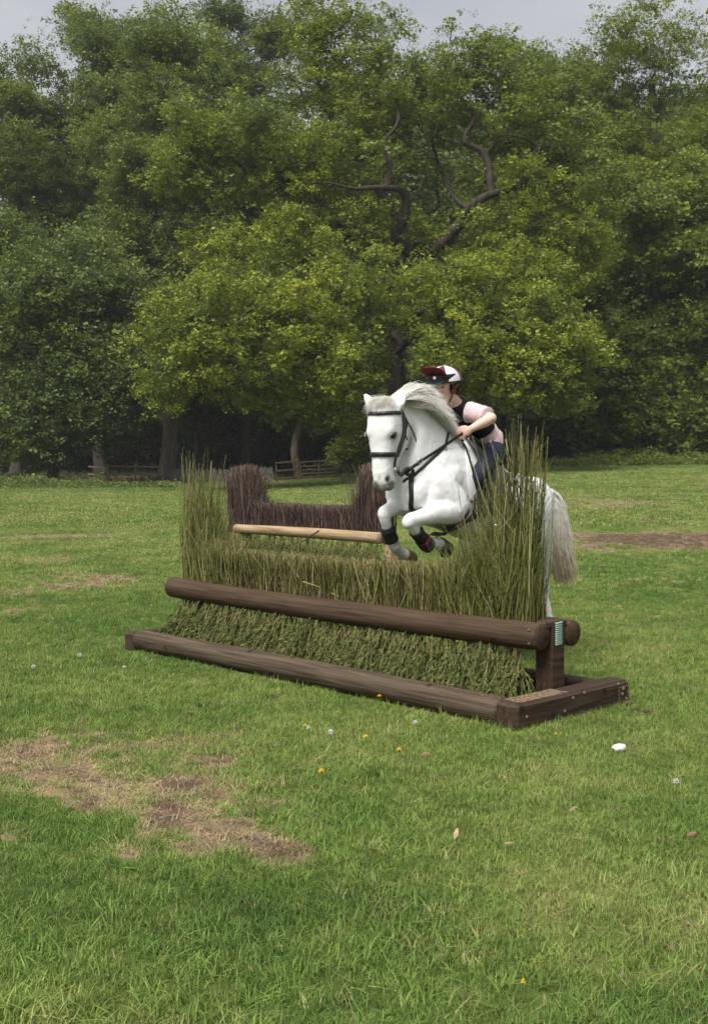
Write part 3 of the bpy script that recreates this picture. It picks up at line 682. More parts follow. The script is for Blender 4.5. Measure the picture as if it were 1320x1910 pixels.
# fore legs: shoulder, elbow, knee, fetlock, pastern
LE = P(850, 946, 7.92); LK = P(763, 972, 7.70); LFt = P(796, 1016, 7.86); LPs = P(814, 1012, 7.95)
RE = P(775, 940, 8.12); RK = P(716, 958, 7.84); RFt = P(734, 1019, 7.95); RPs = P(749, 1031, 8.02)
hp.append(limb([BW(.36, .10, -.28), BW(.32, .15, -.40), LE, P(812, 957, 7.80), P(784, 966, 7.745), LK], [(.03, .03), (.09, .10), (.082, .104), (.059, .074), (.047, .054), (.043, .050)]))
hp.append(ellipsoid(LK, [LF * .044, nrm(LK - LE) * .047, ZZ * .054]))
hp.append(limb([LK, P(770, 984, 7.73), P(784, 1002, 7.80), LFt], [(.046, .05), (.037, .040), (.033, .035), (.041, .043)]))
hp.append(ellipsoid(LFt, [LF * .035, HD * .036, ZZ * .036]))
hp.append(limb([LFt, LPs, P(822, 1017, 7.985)], [.041, .036, .043]))
hp.append(limb([BW(.36, -.10, -.30), BW(.35, -.13, -.44), RE, P(745, 943, 7.97), P(727, 951, 7.89), RK], [(.03, .03), (.085, .10), (.078, .094), (.057, .067), (.046, .051), (.043, .048)]))
hp.append(ellipsoid(RK, [LF * .044, nrm(RK - RE) * .047, ZZ * .054]))
hp.append(limb([RK, P(718, 972, 7.85), P(725, 995, 7.90), RFt], [(.046, .048), (.037, .038), (.033, .034), (.041, .043)]))
hp.append(ellipsoid(RFt, [LF * .035, HD * .036, ZZ * .036]))
hp.append(limb([RFt, RPs, P(757, 1036, 8.055)], [.041, .037, .046]))
# hind legs, feet on the ground
def gpt(px, d, z):
    """point at pixel column px, depth d, height z above the ground"""
    q = P(px, 900, d); return np.array([q[0], q[1], z])
HIND = []
for s, hk, ft, ho in ((1, gpt(1015, 8.98, .50), gpt(1030, 8.93, .17), gpt(1018, 8.86, .03)), (-1, gpt(966, 9.22, .50), gpt(978, 9.16, .17), gpt(966, 9.10, .03))):
    hip = BW(-.86, s * .12, -.30); stf = BW(-.60, s * .175, -.60)
    gk = stf * .45 + hk * .55 + HD * -.03
    hp.append(limb([hip, BW(-.74, s * .16, -.46), stf, gk, hk], [(.13, .20), (.12, .18), (.085, .115), (.058, .078), (.045, .058)]))
    hp.append(limb([hip - HD * .06, hk * .5 + hip * .5 - HD * .10, hk - HD * .03 + ZZ * .03], [(.10, .11), (.05, .05), (.022, .022)]))
    hp.append(limb([hk - HD * .035 + ZZ * .02, hk - ZZ * .06, (hk + ft) / 2, ft], [(.036, .03), (.036, .046), (.031, .034), (.036, .037)]))
    hp.append(ellipsoid(ft, [LF * .036, HD * .037, ZZ * .036]))
    hp.append(limb([ft, ft * .45 + ho * .55, ho + ZZ * .045], [.035, .031, .042]))
    HIND.append((ft, ho))
hp.append(limb([BW(-1.0, 0, -.13), BW(-1.09, 0, -.17), BW(-1.15, 0, -.26), BW(-1.17, 0, -.40)], [.05, .045, .036, .026]))   # dock

h_me, h_co = remesh(hp, .0095, 9, .5)
_n = np.empty(len(h_co) * 3, np.float32); h_me.vertices.foreach_get('normal', _n); _n = _n.reshape(-1, 3)
sk = np.maximum(0, fnoise(h_co * np.array([1, 1, .6]), 7, 2) - .5) * .011 + (fnoise(h_co + 5, 17, 3) - .5) * .008      # muscle and skin unevenness
rdg = 1 - np.abs(2 * fnoise(h_co + 11, 9, 2) - 1); sk = sk + np.maximum(0, rdg - .93) * .03                          # veins
h_co = h_co + _n * sk[:, None]
# nostrils pressed in; skin pigment round muzzle, eyes and knees
pig = np.zeros(len(h_co)); fine = fnoise(h_co, 24, 2) - .5
rel = h_co - HP; tt = rel @ HDN; ly = rel @ HL; fn_ = rel @ HN
inhead = (tt < .66) & (np.abs(ly) < .14) & (fn_ > -.28) & (fn_ < .16)
muz = sstep(.475, .565, tt + .12 * fine) * inhead * (fn_ > -.10) * (tt < .62)
pig = np.maximum(pig, .72 * muz)
for s in (-1, 1):
    c = HW(.512, s * .072, .042); q = h_co - c; e = (q @ HL / .028) ** 2 + (q @ HN / .026) ** 2 + (q @ HDN / .028) ** 2; w = np.exp(-e)
    h_co -= w[:, None] * (HL * s * .022)[None]; pig = np.maximum(pig, 1.15 * np.exp(-e * 1.1))
    c = HW(.228, s * .104, .046); q = h_co - c; e = (q @ HN / .048) ** 2 + (q @ HDN / .036) ** 2 + (q @ HL / .04) ** 2
    pig = np.maximum(pig, .62 * np.exp(-e))
    mo = HW(.55, s * .05, -.005); q = h_co - mo; e = (q @ HN / .05) ** 2 + (q @ HDN / .008) ** 2 + (q @ HL / .03) ** 2; h_co -= np.exp(-e)[:, None] * (HL * s * .007)[None]; pig = np.maximum(pig, .9 * np.exp(-e))
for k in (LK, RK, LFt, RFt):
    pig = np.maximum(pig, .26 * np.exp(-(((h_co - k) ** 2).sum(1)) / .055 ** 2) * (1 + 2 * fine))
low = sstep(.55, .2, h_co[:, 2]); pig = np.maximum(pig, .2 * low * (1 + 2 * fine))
h_me.vertices.foreach_set('co', h_co.astype(np.float32).ravel())
at = h_me.attributes.new('pigment', 'FLOAT', 'POINT'); at.data.foreach_set('value', pig.astype(np.float32))
h_me.update()
h_org = np.array([BW(-.9, 0, 0)[0], BW(-.9, 0, 0)[1], 0.0])
HBVH = BVHTree.FromPolygons([tuple(v) for v in h_co], [tuple(p.vertices) for p in h_me.polygons])
h_me.vertices.foreach_set('co', (h_co - h_org).astype(np.float32).ravel()); h_me.update(); h_me.name = 'horse'
horse = link('horse', h_me, M_coat); horse.location = tuple(h_org)
tag(horse, 'white horse with blown mane leaping over the front brush jump', 'horse')
bpy.context.view_layer.update()

def cast(px, py, off=0.0, bvh=None):
    """point and normal where the sight line through a pixel meets the horse"""
    r = nrm(_fw + (px - CX) / F * _rt - (py - CY) / F * _up)
    loc, n, i, d = (bvh or HBVH).ray_cast(Vector(CAMP), Vector(r))
    if loc is None:
        loc, n, i, d = (bvh or HBVH).find_nearest(Vector(P(px, py, 7.9)))
    return np.array(loc) + np.array(n) * off, np.array(n)

# eyes
for s in (-1, 1):
    c = HW(.226, s * .095, .046)
    obj('eye', ellipsoid(c, [HL * .0125, HN * .038, HDN * .0255], 12, 8), M_eye, horse)
    obj('eyelid', limb([c + HN * .044 + HDN * .012 - HL * s * .004, c + HN * .022 - HDN * .014 + HL * s * .007, c - HN * .008 - HDN * .019 + HL * s * .010, c - HN * .042 - HDN * .004 + HL * s * .003], [.004, .006, .006, .004], m=8), M_lid, horse)
# ear hollows: dark inner shells
# hooves
def hoof(a, b, r0, r1, m, flat):
    a, b = np.asarray(a), np.asarray(b); t = nrm(b - a); side = nrm(np.cross(t, flat)); fr = np.cross(side, t)
    return obj('hoof', loft([(a, side * r0, fr * r0, -fr * r0), (a * .55 + b * .45, side * (r0 * .5 + r1 * .5), fr * (r0 * .45 + r1 * .55), -fr * r0), (b, side * r1, fr * r1 * 1.15, -fr * r1 * .85)], 18, 3, 2.2), m, horse)
hoof(P(820, 1013, 7.975), P(834, 1025, 8.04), .044, .056, M_hoofd, -ZZ)
hoof(P(752, 1033, 8.04), P(765, 1042, 8.12), .049, .060, M_hoofb, HD)
for ft, ho in HIND:
    hoof(ho + ZZ * .05, ho - ZZ * .028 + HD * .02, .044, .056, M_hoofb, HD)

# ---- hair
def strands(roots, dirs, lens, seed, K=9, droop=.5, wav=.02, r0=.0022, sway=(0, 0, 0)):
    rg = np.random.default_rng(seed); N = len(roots); t = np.linspace(0, 1, K)[None, :, None]
    d = dirs / np.linalg.norm(dirs, axis=1)[:, None]; L = lens[:, None, None]
    PT = roots[:, None] + d[:, None] * t * L + np.array(sway)[None, None] * (t ** 2) * L - ZZ[None, None] * droop * (t ** 2) * L
    PT = PT + rg.normal(size=(N, 1, 3)) * wav * t ** 1.3 + np.sin(t * rg.uniform(3, 9, (N, 1, 1)) + rg.uniform(0, 6, (N, 1, 1))) * rg.normal(size=(N, 1, 3)) * wav * .35 * t
    RD = np.repeat((1 - .75 * np.linspace(0, 1, K)[None]), N, 0) * r0 * rg.uniform(.6, 1.4, (N, 1))
    return PT, RD
def hair_obj(name, PT, RD, m, parent):
    V, Q = tubes(PT, RD, 3); V = V - wloc(parent)
    o = link(name, amesh(name, V, Q), m, parent); o['kind'] = 'stuff'; return o

rg = np.random.default_rng(21)
crest = crom(np.array([MID(724, 752), MID(745, 740), MID(774, 746), MID(805, 772), MID(838, 804), MID(858, 822)]), 8)
def clumped(N, G_, seed):
    """hair in locks: guide index and offset of each strand"""
    r = np.random.default_rng(seed); return r.integers(0, G_, N), r
GN_ = 520; NM = 20000; ug = np.sort(.05 + .95 * rg.random(GN_)); gi, rr = clumped(NM, GN_, 4); g_o = rg.uniform(-.035, .05, GN_)
u = np.clip(ug[gi] + rr.normal(size=NM) * .010, 0, .999); iu = u * (len(crest) - 1.001); i0 = iu.astype(int); fr = (iu - i0)[:, None]
roots = crest[i0] * (1 - fr) + crest[i0 + 1] * fr + LF * (g_o[gi][:, None] + rr.normal(size=(NM, 1)) * .010) - ZZ * .015
nd = crest[np.minimum(i0 + 2, len(crest) - 1)] - crest[np.maximum(i0 - 1, 0)]; nd /= np.linalg.norm(nd, axis=1)[:, None] + 1e-9
g_l = rg.uniform(-.05, .80, GN_); g_z = rg.uniform(.05, .50, GN_) * np.where(ug < .32, 1.6, .46); g_f = rg.uniform(.6, 1.05, GN_); g_len = rg.uniform(.16, .27, GN_) * np.where(ug > .58, .6, np.where(ug > .32, .85, 1.1))
uu = u[:, None]
dirs = nd * g_f[gi][:, None] + LF * g_l[gi][:, None] + ZZ * (g_z[gi][:, None] * (1.1 - .5 * uu)) + rr.normal(size=(NM, 3)) * .045
lens = g_len[gi] * rr.uniform(.75, 1.1, NM) * (1.0 - .35 * u ** 3)
PT, RD = strands(roots, dirs, lens, 3, K=6, droop=.45, wav=.009, r0=.0024)
g_w = rg.normal(size=(GN_, 1, 3)) * .022; t_ = np.linspace(0, 1, 6)[None, :, None]
PT += g_w[gi] * np.sin(t_ * 3.0) * t_
hair_obj('mane', PT, RD, M_hair, horse)
cc = crest[3:-5:4]; obj('mane_underlayer', limb([c + LF * (.035 + .03 * math.sin(math.pi * i / (len(cc) - 1))) + ZZ * (.004 + .022 * math.sin(math.pi * i / (len(cc) - 1))) for i, c in enumerate(cc)], [(.020 + .036 * math.sin(math.pi * i / (len(cc) - 1)), .022 + .030 * math.sin(math.pi * i / (len(cc) - 1))) for i in range(len(cc))], m=14, k=3), M_hair, horse)
# forelock
N = 3600; roots = HW(0, 0, 0)[None] + HL[None] * rg.uniform(-.05, .055, (N, 1)) + HN[None] * rg.uniform(-.03, .055, (N, 1)) - HDN[None] * rg.uniform(-.02, .018, (N, 1))
side = rg.normal(size=(N, 1)); dirs = HN[None] * rg.uniform(.15, .7, (N, 1)) + HL[None] * (side * .55 - .25) + ZZ[None] * rg.uniform(-.2, .45, (N, 1))
PT, RD = strands(roots, dirs, rg.uniform(.035, .08, N), 5, K=7, droop=.8, wav=.013, r0=.0011)
hair_obj('forelock', PT, RD, M_hair, horse)
# tail: lifted at the dock, then falling; stained yellow towards its end
tl_path = crom(np.array([P(998, 920, 9.16), P(1012, 921, 9.2), P(1026, 945, 9.22), P(1036, 985, 9.24), P(1043, 1025, 9.25), P(1054, 1085, 9.26)]), 6)
N = 4000; K = 12; rg = np.random.default_rng(9)
tt_ = np.linspace(0, 1, K); cut = rg.beta(5, 1.3, N)
off = np.clip(rg.normal(size=(N, 1, 3)), -1.7, 1.7) * np.array([.036, .034, .016]); spread = (.42 + 1.0 * np.sin(np.clip(tt_ * 1.25, 0, 1) * 2.2))[None, :, None]
ii = tt_[None] * cut[:, None] * (len(tl_path) - 1.001); j0 = ii.astype(int); ff = (ii - j0)[..., None]
PT = tl_path[j0] * (1 - ff) + tl_path[j0 + 1] * ff + off * spread
PT += np.sin(tt_[None, :, None] * rg.uniform(4, 12, (N, 1, 1)) + rg.uniform(0, 6, (N, 1, 1))) * rg.normal(size=(N, 1, 3)) * .009
PT += (tt_ ** 3)[None, :, None] * rg.normal(size=(N, 1, 3)) * .018
RD = np.repeat((1.1 - .7 * tt_)[None], N, 0) * .0034 * rg.uniform(.6, 1.4, (N, 1))
V, Q = tubes(PT, RD, 3)
M_tail = attr_mat('tail_hair', [(0, (.95, .94, .91)), (.4, (.92, .87, .77)), (1, (.70, .54, .34))], 'along', rough=.55, noise_amt=.12, nscale=12); hair_mix(M_tail)
al = np.repeat(np.clip((1.15 - PT[:, :, 2]) / .78, 0, 1).reshape(-1), 3)
obj('tail_underlayer', limb([tl_path[i] for i in (0, 5, 10, 15, 20, 25)], [(.022, .026), (.032, .036), (.042, .044), (.046, .048), (.042, .044), (.022, .024)], m=14, k=4), M_hair, horse)
tail = link('tail', amesh('tail', V - h_org, Q, True, {'along': al}), M_tail, horse); tail['kind'] = 'stuff'

# ================================================================ tack
def strap(name, pix, w, parent, m=None, off=.004, th=.003):
    """strap lying on the horse along a traced line"""
    n0 = len(pix); w = np.broadcast_to(np.asarray(w, float), (n0,))
    A = crom(np.hstack([np.asarray(pix, float), w[:, None]]), 4); pts = np.array([cast(a[0], a[1])[0] for a in A])
    for _ in range(6): pts[1:-1] = pts[1:-1] * .5 + .25 * (pts[:-2] + pts[2:])
    nor = []
    for i in range(len(pts)):
        loc, n, k, d = HBVH.find_nearest(Vector(pts[i])); loc, n = np.array(loc), np.array(n); h = np.dot(pts[i] - loc, n)
        pts[i] = loc + n * max(h, 0) + n * off; nor.append(n)
    nor = np.array(nor)
    for _ in range(4): nor[1:-1] = nor[1:-1] * .5 + .25 * (nor[:-2] + nor[2:])
    return obj(name, ribbon(pts, nor, A[:, 2], th, 1), m or M_black, parent)

def ring(name, c, nrm_, r, t, m, parent):
    n = nrm(nrm_); a = nrm(np.cross(n, ZZ)); b = np.cross(n, a); K, q = 18, 6; V = []
    for i in range(K):
        f = 2 * math.pi * i / K; d = a * math.cos(f) + b * math.sin(f)
        for j in range(q):
            g = 2 * math.pi * j / q; V.append(c + d * (r + t * math.cos(g)) + n * t * math.sin(g))
    Fl = [[i * q + j, i * q + (j + 1) % q, ((i + 1) % K) * q + (j + 1) % q, ((i + 1) % K) * q + j] for i in range(K) for j in range(q)]
    return obj(name, (np.array(V), Fl), m, parent)

bridle = empty('bridle', HW(.3, 0, 0)); tag(bridle, 'black leather bridle with browband and noseband on the white horse', 'bridle')
def headring(t0, t1, f0=-1.0, a0=-115, a1=115, off=.005):
    """points round the head at height t (front) .. t1 (sides)"""
    pts, nor = [], []
    for a in np.linspace(a0, a1, 17):
        r = math.radians(a); dr = HN * math.cos(r) + HL * math.sin(r); t = t0 + (t1 - t0) * abs(math.sin(r)) ** 1.5
        o = HW(t, 0, -.03)
        loc, n, i, d = HBVH.ray_cast(Vector(o + dr * .5), Vector(-dr))
        if loc is None: continue
        pts.append(np.array(loc) + np.array(n) * off); nor.append(np.array(n))
    return pts, nor
def hstrap(name, t0, t1, w, a0=-115, a1=115, th=.004):
    p, n = headring(t0, t1, a0=a0, a1=a1); return obj(name, ribbon(p, n, w, th, 2), M_black, bridle)
hstrap('browband', .088, .080, .027, -80, 80, .008)
hstrap('noseband', .352, .350, .031, -98, 98, .006)
for s in (-1, 1):
    pts, nor = [], []
    for t, f in ((.06, -.035), (.12, -.03), (.20, -.035), (.28, -.025), (.36, -.01), (.43, -.005)):
        o = HW(t, 0, f); loc, n, i, d = HBVH.ray_cast(Vector(o + HL * s * .5), Vector(-HL * s))
        if loc is None: continue
        pts.append(np.array(loc) + np.array(n) * .006); nor.append(np.array(n))
    ck = obj('cheekpiece', ribbon(pts, nor, .017, .0035, 2), M_black, bridle)
    pts2 = [p - HN * .03 for p in pts[:5]]
    pts2 = [np.array((HBVH.find_nearest(Vector(p)))[0]) + HL * s * .006 for p in pts2]
    obj('cheek_strap', ribbon(pts2, nor[:5], .013, .003, 2), M_black, bridle)
    th_ = [HW(.045, s * .098, -.045), HW(.12, s * .120, -.085), HW(.20, s * .135, -.155), HW(.265, s * .125, -.215), HW(.30, s * .07, -.235), HW(.305, 0, -.225)]
    obj('throatlatch', ribbon(th_, [HL * s] * 4 + [HL * s * .6 - HN, -HN], .011, .003, 4), M_black, bridle)
    ring('bit_ring', HW(.455, s * .084, -.03), HL, .030, .0042, M_steel, bridle)
p, n = headring(.02, .05, a0=60, a1=300)
obj('headpiece', ribbon([HW(.075, .098, -.025), HW(.02, .072, -.035), HW(-.018, .03, -.04), HW(-.02, -.03, -.04), HW(.02, -.072, -.035), HW(.075, -.098, -.025)], [HL, HL - HDN, -HDN, -HDN, -HL - HDN, -HL], .028, .004), M_black, bridle)
obj('strap_end', ribbon([HW(.09, .10, -.06), HW(.15, .125, -.085), HW(.20, .115, -.075), HW(.25, .12, -.10)], [HL] * 4, .009, .003), M_black, bridle)
# reins, breastplate, saddle
HANDL = P(866, 807, 7.97); HANDR = P(850, 806, 8.22)
bitL = HW(.455, .084, -.03); bitR = HW(.455, -.084, -.03)
obj('rein', ribbon([bitL, P(752, 884, 7.72), P(785, 860, 7.78), P(828, 832, 7.90), HANDL + ZZ * .002, HANDL + HD * -.04 - ZZ * .03], [LF, LF, LF, LF, LF, LF], .020, .003), M_black, bridle)
obj('rein', ribbon([bitR, P(720, 868, 8.0), P(790, 815, 8.18), HANDR], [-LF] * 4, .018, .003), M_black, bridle)
obj('rein_loop', ribbon([HANDL, HANDL - ZZ * .03 + LF * .02, P(862, 822, 8.0), P(852, 815, 8.12), HANDR], [LF] * 5, .016, .003), M_black, bridle)

bpl = empty('breastplate', BW(.4, 0, -.4)); tag(bpl, 'black leather breastplate and martingale across the white horse chest', 'breastplate')
strap('neck_strap', [(836, 800), (832, 820), (829, 834), (809, 852), (788, 872), (770, 888)], .020, bpl)
strap('chest_strap', [(766, 884), (767, 905), (768, 930), (768, 952)], .036, bpl, th=.005)
strap('chest_strap', [(769, 889), (758, 893), (752, 899)], .018, bpl)
obj('martingale_fork', ribbon([cast(766, 886, .01)[0], P(758, 884, 7.73), P(768, 872, 7.75), P(784, 862, 7.775)], [-_fw] * 4, .022, .003), M_black, bpl)
obj('rubber_stop', ribbon([P(746, 888, 7.70), P(758, 874, 7.72), P(770, 878, 7.73), P(764, 890, 7.75)], [-_fw] * 4, .024, .005), mat('dark_rubber', (.03, .027, .027), .6), bpl)
ring('steel_ring', P(783, 860, 7.765), -_fw + LF * .3, .017, .003, M_steel, bpl)
ring('buckle', cast(829, 836, .008)[0], cast(829, 836)[1], .012, .003, M_steel, bpl)

saddle = empty('saddle', BW(-.13, 0, 0)); tag(saddle, 'black leather saddle with white pad strapped on the horse', 'saddle')
M_pad = mat('white_pad', (.80, .80, .79), .8, (.72, .72, .72), scale=12, bump=.3, bscale=120)
M_girth = mat('grey_brown_girth', (.055, .047, .042), .7, (.085, .074, .066), scale=24, bump=.3, bscale=140)
def drape(name, front, back, s, off, th, m, rows=14, cols=8, cap=None):
    """panel lying on the horse's side: front and back edge given in body coordinates (x, z)"""
    fr, bk = crom(np.array(front), 5), crom(np.array(back), 5); n = len(fr); A = np.zeros((n, cols, 3)); Nn = np.zeros((n, cols, 3))
    for i in range(n):
        for j in range(cols):
            x, z = fr[i] + (bk[i] - fr[i]) * j / (cols - 1); o = BW(x, s * .9, z)
            loc, nn, k, d = HBVH.ray_cast(Vector(o), Vector(-LF * s))
            A[i, j] = np.array(loc) if loc is not None else BW(x, s * .05, z); Nn[i, j] = np.array(nn) if nn is not None else LF * s
    for _ in range(4):
        A[1:-1] = A[1:-1] * .5 + .25 * (A[:-2] + A[2:])
    V0 = A + Nn * off; V1 = A + Nn * (off + th); V = np.vstack([V0.reshape(-1, 3), V1.reshape(-1, 3)]); q = n * cols; Fl = []
    for i in range(n - 1):
        for j in range(cols - 1):
            a = i * cols + j; Fl.append([a, a + 1, a + cols + 1, a + cols]); Fl.append([q + a, q + a + cols, q + a + cols + 1, q + a + 1])
    for i in range(n - 1):
        for j in (0, cols - 1): a = i * cols + j; Fl.append([a, a + cols, q + a + cols, q + a])
    for j in range(cols - 1):
        for i in (0, n - 1): a = i * cols + j; Fl.append([a, a + 1, q + a + 1, q + a])
    return obj(name, (V, Fl), m, saddle)
for s in (1, -1):
    drape('saddle_pad', [(.12-.01, -.03), (.155, -.15), (.15, -.28), (.12-.02, -.40), (.12-.06, -.46)], [(.12-.58, -.07), (.12-.56, -.2), (.12-.52, -.3), (.12-.48, -.38), (.12-.42, -.44)], s, .004, .012, M_pad)
    drape('saddle_flap', [(.12-.07, -.03), (.12-.085, -.15), (.12-.10, -.27), (.12-.14, -.40), (.12-.20, -.49)], [(.12-.46, -.06), (.12-.43, -.2), (.12-.42, -.3), (.12-.42, -.40), (.12-.38, -.48)], s, .019, .010, M_black)
    drape('stirrup_leather', [(.12-.20, -.06), (.12-.21, -.3), (.12-.22, -.55)], [(.12-.225, -.06), (.12-.24, -.3), (.12-.25, -.55)], s, .034, .004, M_black, cols=3)
obj('seat', loft([(BW(.12-.04, 0, .0), LF * .05, AZ * .045, -AZ * .03), (BW(.12-.10, 0, .025), LF * .10, AZ * .045, -AZ * .05), (BW(.12-.24, 0, .0), LF * .13, AZ * .03, -AZ * .06), (BW(.12-.38, 0, .01), LF * .15, AZ * .04, -AZ * .07), (BW(.12-.47, 0, .04), LF * .12, AZ * .05, -AZ * .06), (BW(.12-.51, 0, .05), LF * .05, AZ * .02, -AZ * .03)], 20, 4), M_black, saddle)
strap('girth', [(908, 912), (896, 932), (880, 951), (862, 966), (845, 979), (828, 988), (812, 994)], [.12, .16, .17, .16, .13, .10, .08], saddle, M_girth, off=.016, th=.006)
strap('girth_strap', [(853, 818), (868, 848), (877, 880), (883, 905), (890, 922)], .017, saddle, off=.02)
strap('girth_strap', [(862, 822), (882, 850), (894, 880), (900, 905), (898, 922)], .022, saddle, off=.03)
strap('girth_strap', [(888, 926), (900, 920), (912, 914)], .03, saddle, off=.02)
for s in (1, -1):
    c = BW(-.12, s * .34, -.62); ring('stirrup', c, HD, .055, .006, M_steel, saddle)
# leg boots
M_neo = mat('black_neoprene', (.014, .014, .015), .65, (.024, .024, .025), scale=40, bump=.2, bscale=150)
M_red = mat('dull_red_strap', (.13, .025, .03), .6); M_gry = mat('slate_shell', (.05, .055, .07), .4)
def leg_boot(lab, pts, rad, extra):
    e = empty('horse_boot', pts[-1]); tag(e, lab, 'horse boot', 'boots on the front legs of the white horse')
    obj('sleeve', limb(pts, rad, m=18, k=5), M_neo, e)
    for nm, q, r, m in extra: obj(nm, limb(q, r, m=16, k=4), m, e)
    return e
def along(a, b, t): return np.asarray(a) * (1 - t) + np.asarray(b) * t
c1 = [P(775, 990, 7.755), P(784, 1002, 7.80), P(793, 1013, 7.848), P(800, 1019, 7.875)]
leg_boot('black boot with red strap on the more tucked front leg', c1, [.050, .046, .050, .045],
         [('strap', [along(c1[1], c1[2], .35), along(c1[1], c1[2], .85)], [.052, .054], M_red), ('shell', [along(c1[2], c1[3], .2), along(c1[2], c1[3], 1.1)], [.055, .049], M_gry)])
c2 = [P(721, 982, 7.875), P(726, 997, 7.905), P(730, 1008, 7.93)]
leg_boot('black boot on the front leg that hangs lower', c2, [.047, .046, .050], [('strap', [along(c2[0], c2[1], .3), along(c2[0], c2[1], .8)], [.050, .050], M_black)])
# bell flaps of the lower boot
# ================================================================ rider
M_skin = attr_mat('skin', [(0, (.72, .49, .40)), (.5, (.68, .36, .30)), (1, (.30, .12, .10))], 'tone', rough=.5, spec=.3, noise_amt=.04, nscale=20)
M_vest = mat('black_vest', (.010, .011, .013), .75, (.017, .018, .020), scale=50, bump=.3, bscale=200, spec=.2)
M_pink = mat('pale_pink_cotton', (.66, .50, .52), .85, (.58, .43, .46), scale=14, bump=.5, bscale=40, spec=.1, sheen=.1)
M_navy = mat('navy_breeches', (.022, .026, .048), .8, (.032, .037, .062), scale=30, bump=.3, bscale=180, spec=.15)
M_maroon = mat('maroon_silk', (.115, .012, .028), .45, (.15, .018, .036), scale=9, bump=.25, bscale=30, spec=.35)
M_white = mat('white_silk', (.72, .71, .76), .5, (.66, .65, .70), scale=9, bump=.25, bscale=30)
M_dhair = mat('dark_brown_hair', (.016, .010, .008), .5, (.03, .018, .012), scale=40)
M_helm = mat('black_helmet', (.016, .018, .022), .5, (.024, .026, .03), scale=60)
M_pinkb = mat('magenta_strap', (.35, .02, .07), .5)

RY = math.radians(40); RF0 = np.array([-math.sin(RY), -math.cos(RY), 0]); RL = np.array([math.cos(RY), -math.sin(RY), 0])
RT = math.radians(8); RF = RF0 * math.cos(RT) - ZZ * math.sin(RT); RU = ZZ * math.cos(RT) + RF0 * math.sin(RT)
RH = P(829, 722, 8.12)                                         # middle of the head
def RW(f, l, u): return RH + RF * f + RL * l + RU * u
def RK_(f, l, u): return RW(f, l, u + .010)
S0, S1, S2, S3, S4 = P(900, 832, 8.46), P(895, 812, 8.42), P(879, 788, 8.34), P(862, 767, 8.26), P(847, 752, 8.20)
SP = nrm(S3 - S0); SB = nrm(np.cross(SP, LF)); SB = SB if SB[2] > 0 else -SB        # back side of the torso
SHL = P(880, 770, 8.09); ELL = P(916, 780, 7.97); WRL = P(878, 800, 7.955)
SHR = S3 - LF * .15; ELR = S2 - LF * .24 - HD * .05; WRR = HANDR + HD * -.05 - LF * .02
rp = []
rp.append(loft([(S0, LF * .13, SB * .105, -SB * .09), (S1, LF * .12, SB * .085, -SB * .085), (S2, LF * .128, SB * .088, -SB * .09), (S3, LF * .135, SB * .08, -SB * .075), (S4, LF * .07, SB * .05, -SB * .05)], 20, 4))
rp.append(limb([S4 - SP * .05, S4 + SP * .03, RW(-.02, 0, -.08)], [.05, .046, .046]))
HS = [(-.118, .052, .012, .028), (-.098, .070, .030, .045), (-.07, .080, .055, .058), (-.03, .085, .080, .068), (.01, .083, .092, .073), (.05, .082, .095, .075), (.085, .065, .085, .064), (.112, .03, .045, .03)]
rp.append(loft([(RW(0, 0, u), RL * w, RF * f, -RF * b) for u, f, b, w in HS], 20, 4))
rp.append(loft([(RW(.080, 0, .012), RL * .008, RF * .008, -RF * .01), (RW(.086, 0, -.018), RL * .011, RF * .015, -RF * .01), (RW(.084, 0, -.036), RL * .015, RF * .022, -RF * .01), (RW(.080, 0, -.044), RL * .010, RF * .008, -RF * .01)], 10, 3))   # nose
for u in (-.062, -.073): rp.append(ellipsoid(RW(.080, 0, u), [RL * .020, RF * .010, RU * .0055]))                                     # lips
for s in (-1, 1): rp.append(ellipsoid(RW(-.008, s * .075, -.02), [RL * .007, RF * .018, RU * .028]))                                  # ears
for a, b, c in ((SHL, ELL, WRL), (SHR, ELR, WRR)):
    rp.append(limb([a, along(a, b, .5), b], [.046, .042, .036])); rp.append(ellipsoid(b, [LF * .036, HD * .036, ZZ * .036])); rp.append(limb([b, along(b, c, .35), along(b, c, .8), c], [.034, .038, .028, .024]))
for (w, h, s) in ((WRL, HANDL, 1), (WRR, HANDR, -1)):           # closed hands on the reins
    d = nrm(h - w); up = nrm(ZZ - d * d[2]); sd = nrm(np.cross(d, up)); kn = w + d * .062
    rp.append(loft([(w, sd * .020, up * .024, -up * .024), (w + d * .03, sd * .018, up * .034, -up * .034), (kn, sd * .017, up * .036, -up * .036)], 12, 3))
    inn = -LF * s
    for i, L in enumerate((.95, 1.05, 1.0, .82)):
        b = kn + up * (.026 - .0175 * i)
        rp.append(limb([b - d * .01, b + d * .020 * L, b + d * .026 * L + inn * .020 - up * .004, b + d * .004 + inn * .032 - up * .006, b - d * .016 + inn * .026 - up * .004], [.0095, .0092, .0088, .0082, .007], m=8, k=3))
    tb = w + d * .02 + up * .028
    rp.append(limb([tb, tb + d * .026 + up * .012 + inn * .006, tb + d * .044 + up * .008 + inn * .016, tb + d * .05 + up * .0 + inn * .026], [.012, .0105, .0095, .008], m=8, k=3))
LEG = []
for s in (1, -1):
    o = 0 if s > 0 else -.62
    hj = S0 + LF * .085 * s - ZZ * .01; kn = P(893, 884, 8.02) + LF * o; an = P(914, 950, 8.20) + LF * o; toe = an + HD * .15 - ZZ * .015 + LF * .03 * s
    rp.append(limb([hj, along(hj, kn, .45) + LF * .02 * s, kn], [.085, .072, .052])); rp.append(limb([kn, along(kn, an, .3) - HD * .02, an], [.050, .050, .034])); rp.append(limb([an, along(an, toe, .5), toe], [.034, .034, .026]))
    LEG.append((hj, kn, an, toe))
